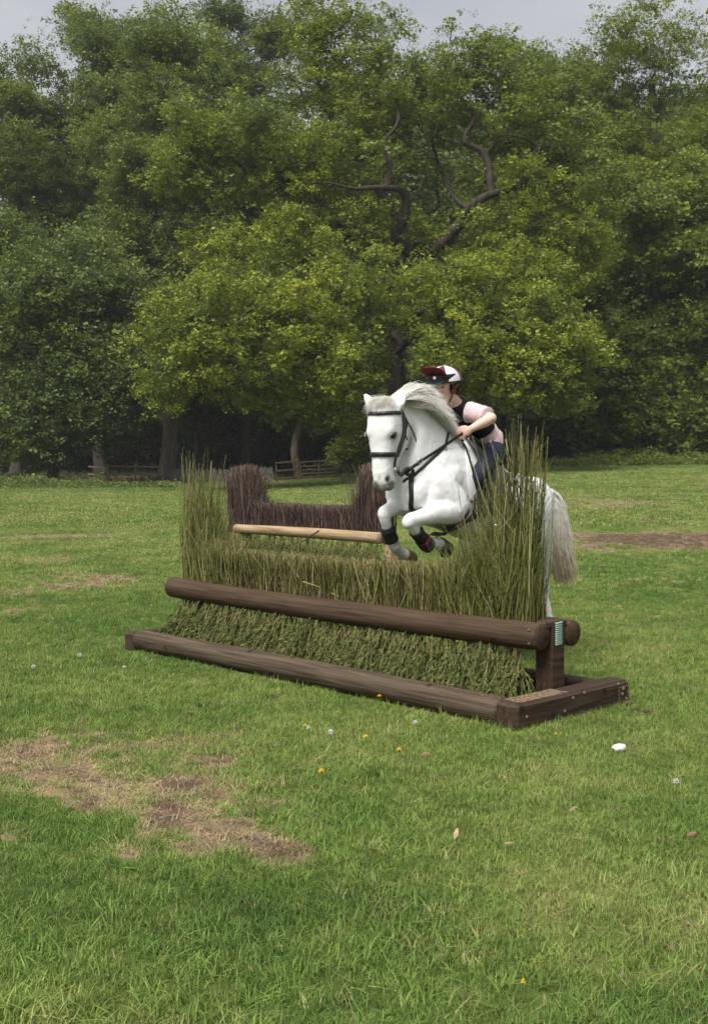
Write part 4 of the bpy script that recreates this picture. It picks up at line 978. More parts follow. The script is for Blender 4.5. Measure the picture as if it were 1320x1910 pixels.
r_me, r_co = remesh(rp, .0056, 4, .5)
tone = np.zeros(len(r_co))
q = r_co - RH; qf, ql, qu = q @ RF, q @ RL, q @ RU
for s in (-1, 1):
    tone = np.maximum(tone, .45 * np.exp(-((ql - s * .045) / .02) ** 2 - ((qu + .035) / .025) ** 2) * (qf > .03))                    # cheeks
    e = np.exp(-((ql - s * .032) / .013) ** 2 - ((qu - .008) / .006) ** 2) * (qf > .03); r_co = r_co - e[:, None] * RF * .006        # eye sockets
tone = np.maximum(tone, .75 * np.exp(-(ql / .02) ** 4 - ((qu + .067) / .010) ** 4) * (qf > .05))
hd_ = np.linalg.norm(r_co - HANDL, axis=1); tone = np.maximum(tone, .3 * np.exp(-(hd_ / .05) ** 2))
r_org = np.array([S0[0], S0[1], S0[2] - .1])
RBVH = BVHTree.FromPolygons([tuple(v) for v in r_co], [tuple(p.vertices) for p in r_me.polygons])
r_me.vertices.foreach_set('co', (r_co - r_org).astype(np.float32).ravel())
at = r_me.attributes.new('tone', 'FLOAT', 'POINT'); at.data.foreach_set('value', tone.astype(np.float32)); r_me.update(); r_me.name = 'person'
person = link('person', r_me, M_skin); person.location = tuple(r_org)
tag(person, 'person in black body vest and maroon and white cap crouched riding the horse', 'person')
bpy.context.view_layer.update()
for s in (-1, 1):
    obj('eye', ellipsoid(RW(.0715, s * .032, .004), [RL * .012, RF * .006, RU * .0035], 10, 6), M_dhair, person)
    obj('eyebrow', limb([RW(.083, s * .016, .024), RW(.081, s * .034, .030), RW(.068, s * .052, .024)], [.0028, .0034, .002], m=6), M_dhair, person)
# hair
rg = np.random.default_rng(12); N = 520
az = rg.uniform(1.15, 2 * math.pi - 1.15, N); ru = rg.uniform(-.01, .03, N)
roots = RH + (RF[None] * (np.cos(az) * .088)[:, None] + RL[None] * (np.sin(az) * .074)[:, None]) + RU[None] * ru[:, None]
outw = RF[None] * np.cos(az)[:, None] + RL[None] * np.sin(az)[:, None]
PT, RD = strands(roots, -ZZ[None] * .8 + outw * .12 + rg.normal(size=(N, 3)) * .08 - RF[None] * .25, rg.uniform(.02, .055, N), 31, K=6, droop=.2, wav=.008, r0=.0018)
hair_obj('hair', PT, RD, M_dhair, person)
# clothes
def ringsec(p, w, b, f): return (p, LF * w, SB * b, -SB * f)
vs = []
A0 = along(S0, S1, .72)
prof = [(along(S1, S2, .42), .150, .108, .112), (along(S1, S2, .55), .152, .110, .116), (along(S1, S2, .75), .152, .108, .116), (S2, .152, .110, .116), (along(S2, S3, .5), .150, .108, .108), (S3, .138, .102, .095), (along(S3, S4, .6), .115, .085, .078), (S4, .080, .064, .062)]
vsec = [ringsec(*p_) for p_ in prof]
A = crom(np.array([np.concatenate(v) for v in vsec]), 10)
ph = np.arange(44) / 44 * 2 * math.pi; c_, s_ = np.cos(ph), np.sin(ph)
rib = 1 - .020 * np.abs(np.sin(np.arange(len(A)) / len(A) * math.pi * 13)) ** 6
R = A[:, None, 0:3] + rib[:, None, None] * (c_[None, :, None] * A[:, None, 3:6] + np.maximum(s_, 0)[None, :, None] * A[:, None, 6:9] + np.maximum(-s_, 0)[None, :, None] * A[:, None, 9:12])
vest = obj('body_vest', rings(R, cap=True), M_vest, person)
obj('vest_zip', ribbon([along(S1, S2, .55) - SB * .117, S2 - SB * .118, S3 - SB * .097, along(S3, S4, .6) - SB * .079], [-SB] * 4, .016, .003), M_helm, vest)
sh = loft([ringsec(along(S0, S1, -.02), .172, .134, .125), ringsec(along(S0, S1, .30), .172, .138, .122), ringsec(along(S0, S1, .7), .162, .130, .118), ringsec(S1, .152, .118, .112), ringsec(along(S1, S2, .6), .142, .100, .106)], 36, 5)
Vv, Ff = sh; Vv = Vv + (fnoise(Vv, 28, 2) - .5)[:, None] * SB * .022
obj('shirt_tail', (Vv, Ff), M_pink, person)
for s, a, b in ((1, SHL, ELL), (-1, SHR, ELR)):
    ins = a - LF * .030 * s + SP * .012
    Vv, Ff = limb([ins, a + SP * .004, along(a, b, .45), along(a, b, .80)], [(.070, .074), (.072, .076), (.066, .070), (.066, .072)], m=30, k=7)
    Vv = Vv + (fnoise(Vv, 26, 2) - .5)[:, None] * np.array([.3, -.6, .7]) * .022
    obj('sleeve', (Vv, Ff), M_pink, person)
for hj, kn, an, toe in LEG:
    sd = 1 if np.dot(hj - S0, LF) > 0 else -1
    ml = along(hj, kn, .45) + LF * .02 * sd
    obj('breeches', remesh([limb([hj + ZZ * .03 - LF * .04 * sd, hj, ml, kn, along(kn, an, .25)], [.10, .102, .086, .062, .056], m=18), ellipsoid(S0 + LF * .05 * sd - SP * .01, [LF * .10, SB * .122, SP * .10])], .008, 4)[1:] if 0 else limb([hj + SP * .035 - LF * .02 * sd, hj - ZZ * .01, ml, kn, along(kn, an, .25)], [.088, .092, .078, .060, .054], m=20), M_navy, person)
    bt = obj('riding_boot', limb([along(kn, an, .12), along(kn, an, .35) - HD * .02, along(kn, an, .8), an - ZZ * .005], [.060, .058, .044, .044], m=18), M_black, person)
    obj('boot_foot', limb([an - HD * .035, an + HD * .02 - ZZ * .005, along(an, toe, .6), toe], [.040, .042, .038, .026], m=14), M_black, bt)
# helmet with a two-colour silk
helm = obj('helmet', loft([(RK_(-.006, 0, .022), RL * .100, RF * .112, -RF * .118), (RK_(-.006, 0, .045), RL * .103, RF * .115, -RF * .122), (RK_(-.006, 0, .058), RL * .102, RF * .113, -RF * .121)], 28, 3), M_helm, person)
obj('visor', loft([(RK_(.075, 0, .040), RL * .092, RU * .006, -RU * .004), (RK_(.115, 0, .030), RL * .082, RU * .006, -RU * .004), (RK_(.148, 0, .014), RL * .055, RU * .005, -RU * .004), (RK_(.160, 0, .008), RL * .020, RU * .003, -RU * .003)], 18, 4), M_helm, helm)
for g in range(6):
    V, Fl = [], []; na, nb = 7, 10
    for i in range(na + 1):
        a = 2 * math.pi * (g + i / na) / 6 + math.radians(45)
        for j in range(nb + 1):
            e = j / nb * math.pi / 2; cr, sr = math.cos(e), math.sin(e)
            ca, sa = math.cos(a), math.sin(a); puff = 1 + .03 * math.sin(math.pi * i / na)
            V.append(RK_(-.006 + ca * cr * (.121 if ca > 0 else .130) * puff, sa * cr * .111 * puff, .030 + sr * .104 * puff))
    for i in range(na):
        for j in range(nb): a = i * (nb + 1) + j; Fl.append([a, a + nb + 1, a + nb + 2, a + 1])
    obj('silk_panel', (np.array(V), Fl), M_white if g % 2 == 0 else M_maroon, helm)
obj('silk_peak', loft([(RK_(.088, 0, .078), RL * .092, RU * .012, -RU * .010), (RK_(.124, 0, .104), RL * .094, RU * .011, -RU * .008), (RK_(.150, 0, .126), RL * .080, RU * .009, -RU * .007), (RK_(.164, 0, .138), RL * .040, RU * .006, -RU * .005)], 18, 4), M_maroon, helm)
bc = RK_(.128, .010, .052)
obj('front_band', loft([(RK_(.010, 0, .022), RL * .104, RF * .112, -RF * .02), (RK_(.010, 0, .048), RL * .104, RF * .112, -RF * .02), (RK_(.012, 0, .066), RL * .105, RF * .114, -RF * .02), (RK_(.010, 0, .080), RL * .102, RF * .110, -RF * .02)], 28, 3), M_helm, helm)
obj('badge', box(RK_(.1265, .012, .062), nrm(RL + RU) * .010, nrm(RL - RU) * .010, RF * .003, .001), M_white, helm)
obj('chin_strap', ribbon([RW(.03, .090, .02), RW(.022, .080, -.03), RW(.02, .062, -.08), RW(.03, .03, -.122), RW(.032, 0, -.13), RW(.03, -.03, -.122), RW(.02, -.07, -.05)], [RL, RL, RL - RU, -RU, -RU, -RU, -RL], .012, .002), M_helm, helm)
obj('strap_pad', ribbon([RW(-.03, .084, .012), RW(-.006, .083, -.012), RW(.018, .081, -.030), RW(.03, .077, -.020)], [RL] * 4, .018, .003), M_pinkb, helm)
# ================================================================ trees
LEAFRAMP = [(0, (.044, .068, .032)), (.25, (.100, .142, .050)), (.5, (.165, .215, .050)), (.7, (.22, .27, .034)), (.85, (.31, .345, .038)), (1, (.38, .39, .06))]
M_leaf = leaf_mat('broad_leaves', LEAFRAMP, trans=.35, rough=.5, rnd=.28)
M_bark = mat('oak_bark', (.036, .029, .023), .9, (.080, .065, .052), scale=2.2, stretch=(3, 3, .6), bump=.9, bscale=9, spec=.1, bdist=.05)
M_bark2 = mat('smooth_grey_bark', (.05, .042, .033), .9, (.09, .075, .06), scale=1.6, stretch=(3, 3, .7), bump=.7, bscale=8, spec=.1, bdist=.04)
M_bark3 = mat('stout_lime_bark', (.15, .122, .095), .9, (.25, .21, .165), scale=1.6, stretch=(3, 3, .7), bump=.7, bscale=8, spec=.1, bdist=.04)
def cluster(name, n, R, L, seed, flat=.55):
    rg = np.random.default_rng(seed); V, Q = [], []
    for i in range(n):
        c = rg.normal(size=3); c = c / np.linalg.norm(c) * R * rg.random() ** .45; c[2] *= flat
        nz = nrm(np.array([rg.normal() * .55, rg.normal() * .55, .75])); d = nrm(np.cross(nz, rg.normal(size=3))); e = np.cross(nz, d); l = L * rg.uniform(.65, 1.25); w = l * .36; b = len(V)
        V += [c - d * l * .5, c + e * w - nz * l * .05, c + d * l * .5 - nz * l * .14, c - e * w - nz * l * .05]; Q.append([b, b + 1, b + 2, b + 3])
    me = amesh(name, np.array(V), np.array(Q), False); me.materials.append(M_leaf); return me
LC = proto_col('leaf_protos', [cluster('leafy_spray', 36, .50, .125, 500 + i, .5) for i in range(4)] + [cluster('leafy_spray', 15, .42, .23, 510 + i, .7) for i in range(4)])

def tree(name, label, base, trunk, blobs, hue, seed, cat='tree', r0=.5, nper=26, leaf_n=9, spread=.55, lsc=1.0, limbs=(), bark=None, group=None, twig=.013, droop=.25, hv=.22, mid=0.0, fade=0.0):
    """trunk: points upward; limbs: extra traced boughs; blobs: (centre, radii, weight) volumes the crown fills"""
    rg = np.random.default_rng(seed); bark = bark or M_bark2; base = np.asarray(base, float)
    root = empty(name, base); tag(root, label, cat, group)
    nodes, par, path_of = [], [], []; paths = []
    def add_path(pts, parent):
        ids = []
        for i, p in enumerate(pts): nodes.append(p); par.append(parent if i == 0 else len(nodes) - 2); ids.append(len(nodes) - 1)
        return ids
    tp = crom(np.array(trunk), 4); tid = add_path(tp, -1); fixed = []
    fixed.append((tid, None))
    for lp, lr in limbs:
        lr = (lr[0] * .82, lr[1] * .28); q = crom(np.array(lp), 4); d = np.linalg.norm(np.array(nodes) - q[0], axis=1); k = int(np.argmin(d)); ids = add_path(q, k); fixed.append(([k] + ids, lr))
    att = []
    for c, R, w in blobs:
        n = max(3, int(nper * w)); v = rg.normal(size=(n, 3)); v /= np.linalg.norm(v, axis=1)[:, None]
        rr = (mid + (1 - mid) * rg.random(n)) ** .38; att.append(np.asarray(c) + v * rr[:, None] * np.asarray(R))
    att = np.concatenate(att); o = np.argsort(np.min(np.linalg.norm(att[:, None] - np.array(nodes)[None, ::2], axis=2), 1)); att = att[o]
    cr0 = tp[int(len(tp) * .35)][2]; P2 = []; arr = np.zeros((len(nodes) + len(att) * 5 + 8, 3)); nn = len(nodes); arr[:nn] = nodes
    for a in att:
        q = arr[:nn]; d = np.linalg.norm(q - a, axis=1) + 2.0 * np.maximum(0, cr0 - q[:, 2]) + .25 * np.maximum(0, q[:, 2] - a[2]); k = int(np.argmin(d)); s = q[k]
        L = np.linalg.norm(a - s)
        if L < .05: continue
        pd = nrm(s - arr[par[k]]) if par[k] >= 0 else ZZ
        ctrl = s + nrm(pd * .6 + nrm(a - s) * .8 + ZZ * .25) * L * .45 + rg.normal(size=3) * L * .09
        t = np.linspace(0, 1, 6)[1:, None]; pts = (1 - t) ** 2 * s + 2 * t * (1 - t) * ctrl + t * t * a
        ids = []
        for i, p in enumerate(pts): arr[nn] = p; par.append(k if i == 0 else nn - 1); ids.append(nn); nn += 1
        P2.append([k] + ids)
    # pipe model radii
    m3 = np.zeros(nn); ch = np.zeros(nn, int)
    for i in range(nn): 
        if par[i] >= 0: ch[par[i]] += 1
    rad = np.zeros(nn); acc = np.zeros(nn)
    for i in range(nn - 1, -1, -1):
        rad[i] = max(twig, acc[i] ** (1 / 2.3)) if acc[i] > 0 else twig
        if par[i] >= 0: acc[par[i]] += rad[i] ** 2.3
    Vs, Fs, n0 = [], [], 0
    def addm(V, Fl):
        nonlocal n0
        Vs.append(V); Fs.extend([[i + n0 for i in f] for f in Fl]); n0 += len(V)
    for ids, lr in fixed:
        q = arr[ids]
        if lr is None:
            t = np.linspace(0, 1, len(q)); rr = r0 * (1 - .55 * t) ; rr[0] *= 1.35
            if len(rr) > 2: rr[1] *= 1.08
        else: rr = np.linspace(lr[0], lr[1], len(q))
        V, Fl = limb(q, list(rr), m=12 if lr is None else 8, k=3, ref=(1, .3, .1)); 
        V = V + (fnoise(V + seed, 2.6, 2) - .5)[:, None] * (rr[0] * .28) * np.array([1, 1, 0]); addm(V, Fl)
    trunk_o = link('trunk', pmesh('trunk', np.concatenate(Vs) - base, Fs), bark, root)
    if P2:
        ids = np.array(P2); RD = rad[ids]; RD[:, 0] = np.minimum(RD[:, 0], RD[:, 1] * 1.35); V, Q = tubes(arr[ids], np.minimum(RD, r0 * .45), 3 if twig in (.02, .03) else 4)
        bo = link('branches', amesh('branches', V - base, Q), bark, root); bo['kind'] = 'stuff'
    # leaves round the branch ends
    ends = arr[np.array(P2)[:, [3, 4, 5, 5]]].reshape(-1, 3); n = len(ends) * leaf_n // 4
    e = ends[rg.integers(0, len(ends), n)]; p = e + rg.normal(size=(n, 3)) * spread * np.array([1, 1, .75]); p[:, 2] = np.maximum(p[:, 2], base[2] + .12)
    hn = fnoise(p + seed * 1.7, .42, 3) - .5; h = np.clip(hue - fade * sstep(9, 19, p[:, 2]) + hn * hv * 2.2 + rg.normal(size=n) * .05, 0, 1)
    rot = np.stack([rg.normal(size=n) * droop, rg.normal(size=n) * droop, rg.uniform(0, 6.28, n)], -1)
    cr = gn_instances('crown', p, rot, lsc * rg.uniform(.5, 1.4, n), rg.integers(0, 8, n), LC, {'hue': h}, root); cr['kind'] = 'stuff'
    return root

def gpos(px, d):
    q = P(px, 880, d); return np.array([q[0], q[1], float(gh(np.array([q[0]]), np.array([q[1]]))[0])])
def pxblob(px, py, rx, ry, d, rd=None, w=1.0):
    k = d / F; return (P(px, py, d), (rx * k, rd or (rx + ry) / 2 * k, ry * k), w)
def auto(px, d, ytop, ybot, halfw, n, seed, jit=.8):
    """crown volumes inside an egg between two heights given in pixels"""
    rg = np.random.default_rng(seed); out = []; k = d / F
    for i in range(n):
        t = (i + rg.random()) / n; y = ybot + (ytop - ybot) * t; w = halfw * (math.sin(math.pi * min(1, (.18 + .82 * (1 - t)) ** .75)) ** .7 if t > .35 else .75 + .25 * t / .35)
        a = rg.uniform(0, 6.28); rr = w * rg.uniform(.25, .85); bx = px + math.cos(a) * rr; bd = d + math.sin(a) * rr * k * .8; s = halfw * rg.uniform(.36, .58) * (1 - .2 * t)
        out.append((P(bx, y, bd), (s * k, s * k, s * k * rg.uniform(.55, .8)), 1.0))
    return out
def straight(px, d, ytop, lean=0, seed=0):
    b = gpos(px, d); t = P(px + lean, ytop, d); rg = np.random.default_rng(seed); L = np.linalg.norm(t - b)
    return b, [b + (t - b) * q + (np.array([rg.normal(), rg.normal(), 0]) * .012 * L if 0 < q < 1 else 0) for q in (0, .15, .35, .55, .75, 1)]

# the old oak
D = 62.0; ob = gpos(738, D)
o_tr = [ob, P(738, 790, D), P(737, 700, D), P(741, 630, D), P(757, 555, D), P(776, 482, D)]
K_ = [([P(776, 478, D), P(738, 446, D - 1), P(755, 400, D - 1.5), P(752, 357, D - 2), P(706, 350, D - 3), P(660, 352, D - 4), P(610, 340, D - 5)], (.42, .16)),
      ([P(722, 347, D - 2.6), P(726, 300, D - 2.4), P(717, 265, D - 2), P(740, 232, D - 2), P(742, 198, D - 1.5), P(735, 140, D - 1)], (.22, .08)),
      ([P(778, 474, D), P(812, 466, D - .5), P(860, 415, D - 1.5), P(877, 388, D - 2), P(912, 364, D - 2.5), P(970, 345, D - 3), P(992, 308, D - 3), P(1005, 280, D - 3), P(980, 258, D - 3), P(940, 250, D - 3)], (.42, .13)),
      ([P(917, 362, D - 2.4), P(905, 290, D - 2), P(866, 262, D - 2), P(884, 220, D - 2), P(860, 185, D - 2), P(845, 150, D - 1.5), P(858, 105, D - 1)], (.26, .07)),
      ([P(908, 287, D - 2), P(925, 262, D - 2.4), P(920, 225, D - 2.6), P(944, 188, D - 2.6), P(950, 140, D - 2)], (.16, .06)),
      ([P(757, 555, D), P(705, 500, D + 1), P(660, 462, D + 1), P(635, 420, D + .5), P(590, 370, D), P(530, 347, D - 1), P(475, 330, D - 2), P(430, 298, D - 2.5), P(370, 290, D - 3)], (.40, .12)),
      ([P(740, 400, D + .5), P(690, 330, D + 1.5), P(645, 262, D + 2), P(607, 202, D + 2), P(595, 165, D + 2), P(597, 80, D + 2), P(600, 10, D + 2)], (.30, .07)),
      ([P(741, 640, D), P(690, 610, D - 2.5), P(610, 600, D - 5), P(500, 590, D - 7), P(400, 610, D - 8)], (.26, .08)),
      ([P(748, 600, D), P(820, 570, D - 3), P(920, 580, D - 6), P(1010, 610, D - 7), P(1080, 640, D - 7)], (.26, .08)),
      ([P(740, 660, D), P(760, 640, D - 3), P(800, 610, D - 6), P(850, 640, D - 8)], (.2, .08)),
      ([P(740, 690, D), P(700, 660, D - 2), P(655, 690, D - 4), P(620, 740, D - 5)], (.14, .05)),
      ([P(875, 390, D - 2), P(845, 365, D), P(815, 300, D + 2), P(800, 220, D + 2), P(790, 150, D + 2)], (.2, .06))]
o_bl = [pxblob(*((b[0], b[1], b[2] * 1.12, b[3] * 1.12, b[4] + (.75 if b[1] < 465 else 0)) + tuple(b[5:]))) for b in ((330, 610, 75, 85, D - 6, 3.0, 1.3), (320, 700, 45, 65, D - 6, 2.0, .8), (420, 560, 90, 70, D - 6, 3.4, 1.4), (400, 660, 80, 70, D - 6.5, 3, 1.2), (520, 610, 100, 80, D - 7, 3.4, 1.6), (480, 700, 90, 60, D - 6, 3, 1.2), (600, 560, 90, 75, D - 6, 3, 1.4), (620, 670, 95, 75, D - 7, 3, 1.5), (560, 740, 70, 45, D - 5.5, 2.5, .9), (660, 760, 45, 50, D - 5, 2, .6),
        (700, 530, 80, 60, D - 5.5, 2.6, 1.0), (690, 620, 70, 60, D - 5, 2.4, .7), (830, 540, 90, 60, D - 6, 3, 1.3), (930, 540, 90, 65, D - 6, 3, 1.3), (880, 620, 100, 65, D - 7, 3, 1.5), (990, 620, 95, 75, D - 6.5, 3, 1.5), (1060, 660, 65, 70, D - 6, 2.6, 1.0), (960, 700, 100, 60, D - 6.5, 3, 1.4), (1040, 730, 70, 45, D - 6, 2.4, .8), (870, 710, 70, 50, D - 5, 2.5, .8), (990, 500, 70, 50, D - 4, 2.5, .8), (840, 660, 60, 45, D - 8, 2, .7),
        (350, 270, 75, 65, D - 3, 3, 1.2), (430, 235, 80, 55, D - 3, 3, 1.2), (430, 320, 85, 50, D - 3, 3, 1.0), (520, 270, 80, 60, D - 2, 3, 1.1), (560, 340, 70, 45, D - 2, 2.6, .7), (620, 300, 70, 60, D - 2, 2.6, .8), (330, 330, 50, 40, D - 3, 2, .6),
        (570, 130, 70, 70, D + 2, 3, 1.0), (600, 40, 65, 55, D + 2, 2.6, .8), (660, 110, 70, 75, D + 1, 3, 1.0), (700, 190, 75, 65, D, 3, 1.0), (640, 210, 70, 60, D + 1, 2.6, .8), (770, 250, 70, 60, D + 1, 2.6, .8), (790, 170, 60, 55, D + 1, 2.5, .7),
        (860, 110, 60, 55, D - 1, 2.5, .8), (850, 190, 65, 50, D - 1, 2.6, .8), (930, 140, 70, 60, D - 1, 2.8, .9), (1000, 170, 75, 60, D - 1, 2.8, .9), (960, 230, 80, 55, D - 2, 2.8, .9), (1050, 250, 75, 60, D - 2, 2.8, 1.0), (1090, 320, 70, 55, D - 2.5, 2.6, .9), (1020, 340, 80, 50, D - 3, 2.8, .9), (930, 310, 60, 45, D - 1, 2.4, .5), (960, 410, 80, 50, D - 3, 2.6, .8), (1060, 420, 70, 50, D - 3, 2.5, .8), (700, 280, 60, 45, D - 2, 2.2, .5), (640, 400, 60, 40, D - 2, 2.2, .5), (560, 430, 70, 45, D - 3, 2.4, .7), (820, 440, 60, 35, D - 1, 2, .35), (700, 440, 60, 40, D - 2, 2, .4),
        (520, 200, 230, 150, D + 2, 5, 1.5), (880, 230, 230, 140, D + 3, 4, 1.3), (620, 390, 280, 90, D + 3, 4, 1.1), (930, 440, 200, 80, D + 2, 4, 1.0), (700, 100, 140, 90, D + 2, 4, 1.4), (480, 470, 160, 60, D - 3, 4, 1.2), (1040, 500, 80, 60, D - 2, 3, 1.0))]
tree('oak_tree', 'broad old oak with yellow-green spring leaves and crooked boughs behind the rider', ob, o_tr, o_bl, .74, 11, r0=.70, nper=27, leaf_n=17, spread=.42, lsc=.72, limbs=K_, bark=M_bark, hv=.22, mid=.1, fade=.14, twig=.024)

def autotree(name, lab, px, d, ytop, ybot, halfw, hue, seed, n=22, r0=.42, nper=22, leaf_n=14, spread=.52, lsc=1.05, lean=0, trunk_top=None, bark=None, group='woodland trees along the field edge', extra=(), **kw):
    b, tr = straight(px, d, trunk_top if trunk_top is not None else ytop + (ybot - ytop) * .25, lean, seed)
    return tree(name, lab, b, tr, auto(px + lean * .5, d, ytop + 25, ybot, halfw, n, seed) + [pxblob(*e) for e in extra], hue, seed, r0=r0, nper=nper, leaf_n=leaf_n, spread=spread, lsc=lsc, bark=bark, group=group, **kw)
T = autotree
T('lime_tree', 'tall dark tree with a stout bare trunk beside the rail fence', 310, 78, 20, 690, 165, .50, 21, n=44, r0=.56, lean=20, nper=26, leaf_n=13, spread=.55, lsc=.82, bark=M_bark3)
T('lime_tree', 'tall grey-green tree with a rounded top, second from the left edge', 190, 86, 12, 640, 130, .54, 22, n=42, r0=.45, nper=26, leaf_n=12, spread=.6, lsc=.78)
T('lime_tree', 'pale thinly leaved tree rising at the left edge', 30, 84, 85, 650, 120, .58, 23, n=36, r0=.4, nper=24, leaf_n=12, spread=.6, lsc=.78)
T('beech_tree', 'dark tree with low drooping branches in front of the wood at the left', 95, 70, 430, 815, 165, .46, 24, n=34, r0=.3, trunk_top=560, spread=.75, extra=((40, 800, 90, 60, 69, 3, 1.5), (170, 770, 90, 45, 69, 3, 1.5), (230, 700, 60, 60, 69, 2.5, 1.2), (20, 620, 80, 80, 69, 3, 1.2)))
T('beech_tree', 'dark blue-green tree with two thin spires behind the oak', 455, 88, -10, 600, 105, .42, 25, n=36, r0=.4, nper=24, leaf_n=12, spread=.6, lsc=.8)
T('ash_tree', 'slender-trunked tree standing beside the wooden gate', 559, 77, 420, 770, 120, .44, 26, n=16, r0=.27, bark=M_bark3)
T('ash_tree', 'thin dark trunk just behind the stout lime trunk', 362, 82, 380, 790, 110, .25, 27, n=14, r0=.24)
T('ash_tree', 'mid green tree filling the gap between the oak and the tall right-hand tree', 1030, 80, 75, 640, 150, .58, 28, n=42, r0=.42, nper=26, leaf_n=12, spread=.6, lsc=.8)
T('ash_tree', 'tall airy tree with fine spreading twigs at the top right corner', 1215, 74, 190, 640, 160, .62, 29, n=40, r0=.48, trunk_top=150, extra=((1160, 90, 60, 50, 74, 2.4, .6), (1215, 40, 70, 50, 74, 2.4, .6), (1280, 80, 60, 55, 74, 2.4, .6), (1300, 150, 55, 50, 74, 2.2, .5), (1140, 160, 55, 45, 74, 2.2, .5), (1225, 130, 60, 50, 74, 2.2, .5), (1210, 90, 130, 100, 74, 4, 1.8)), spread=.55, lsc=.72)
T('beech_tree', 'dense green tree drooping to the ground at the right edge', 1290, 69, 300, 830, 150, .60, 30, n=44, r0=.32, trunk_top=430, extra=((1240, 780, 80, 50, 68, 2.5, 1.3), (1310, 800, 70, 40, 68, 2.5, 1.2), (1200, 700, 70, 60, 68, 2.5, 1.2)))
T('hazel_tree', 'dark understorey tree between the oak and the right-hand drooping tree', 1120, 71, 480, 820, 115, .55, 31, n=24, r0=.2, trunk_top=560, extra=((1060, 790, 60, 45, 70, 2.2, 1.0), (1150, 790, 70, 45, 70, 2.2, 1.0)))
T('holly_tree', 'dark glossy holly just behind the rider', 905, 66, 640, 850, 70, .22, 32, n=18, r0=.14, spread=.5, lsc=.9, nper=28)
T('hazel_tree', 'bright bushy sapling beside the gate brace', 668, 74, 730, 850, 40, .60, 33, n=10, r0=.08, spread=.45, lsc=.85)
T('hazel_tree', 'low dark bush under the oak between gate and horse', 775, 72, 720, 850, 55, .30, 34, n=10, r0=.1, spread=.5, lsc=.9)
T('hazel_tree', 'dark bush at the field edge right of the horse tail', 1005, 70, 720, 850, 55, .33, 35, n=10, r0=.1, spread=.5, lsc=.9)
bg = [(-70, 98, 200), (60, 108, 240), (150, 96, 250), (265, 104, 210), (390, 98, 220), (500, 108, 210), (590, 97, 230), (680, 106, 180), (770, 97, 230), (860, 108, 180), (950, 98, 190), (1070, 106, 170), (1160, 96, 200), (1260, 106, 160), (1370, 97, 160)]
for i, (px, d, yt) in enumerate(bg):
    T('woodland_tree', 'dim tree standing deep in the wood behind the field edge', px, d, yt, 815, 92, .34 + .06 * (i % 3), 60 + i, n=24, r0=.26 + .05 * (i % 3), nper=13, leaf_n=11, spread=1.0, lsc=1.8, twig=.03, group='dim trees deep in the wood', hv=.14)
for i in range(13):
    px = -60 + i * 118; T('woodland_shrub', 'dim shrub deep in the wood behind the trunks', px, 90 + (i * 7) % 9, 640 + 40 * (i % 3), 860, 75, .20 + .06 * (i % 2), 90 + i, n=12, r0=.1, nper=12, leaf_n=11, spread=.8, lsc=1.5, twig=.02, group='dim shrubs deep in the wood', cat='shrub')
for i in range(11):
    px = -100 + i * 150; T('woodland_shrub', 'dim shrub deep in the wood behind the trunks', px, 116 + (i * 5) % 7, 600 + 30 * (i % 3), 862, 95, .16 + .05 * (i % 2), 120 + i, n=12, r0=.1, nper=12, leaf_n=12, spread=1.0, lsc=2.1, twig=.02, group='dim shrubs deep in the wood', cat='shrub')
# ================================================================ weeds along the field edge
rg = np.random.default_rng(55); pw, hw_ = [], []
def weeds(x0, x1, d0, d1, n, h0, h1, hue):
    px = rg.uniform(x0, x1, n); d = rg.uniform(d0, d1, n); x = (px - CX) / F * d; y = d
    z = gh(x, y); env = .35 + .65 * fnoise(np.stack([x, y * 0, y * 0], -1), .5, 2) * 1.4
    pw.append(np.stack([x, y, z + rg.uniform(0.03, 1, n) * (h0 + (h1 - h0) * rg.random(n)) * env], -1)); hw_.append(np.clip(hue + rg.normal(size=n) * .09, 0, 1))
weeds(-60, 330, 62, 70, 1800, .08, .28, .42); weeds(-20, 190, 64, 70, 1200, .2, .6, .46); weeds(960, 1400, 62, 70, 2600, .15, .55, .50); weeds(1080, 1350, 64, 68, 700, .3, .9, .55); weeds(640, 960, 66, 74, 1200, .1, .4, .40); weeds(340, 640, 77, 84, 700, .1, .4, .30); weeds(-100, 1420, 78, 100, 2600, .1, .6, .16)
pw = np.concatenate(pw); hw_ = np.concatenate(hw_); n = len(pw)
wd = gn_instances('weeds', pw, np.stack([rg.normal(size=n) * .4, rg.normal(size=n) * .4, rg.uniform(0, 6.28, n)], -1), rg.uniform(.35, .75, n), rg.integers(0, 8, n), LC, {'hue': hw_}); tag(wd, 'nettles and low weeds growing along the wood edge', 'weeds', kind='stuff')
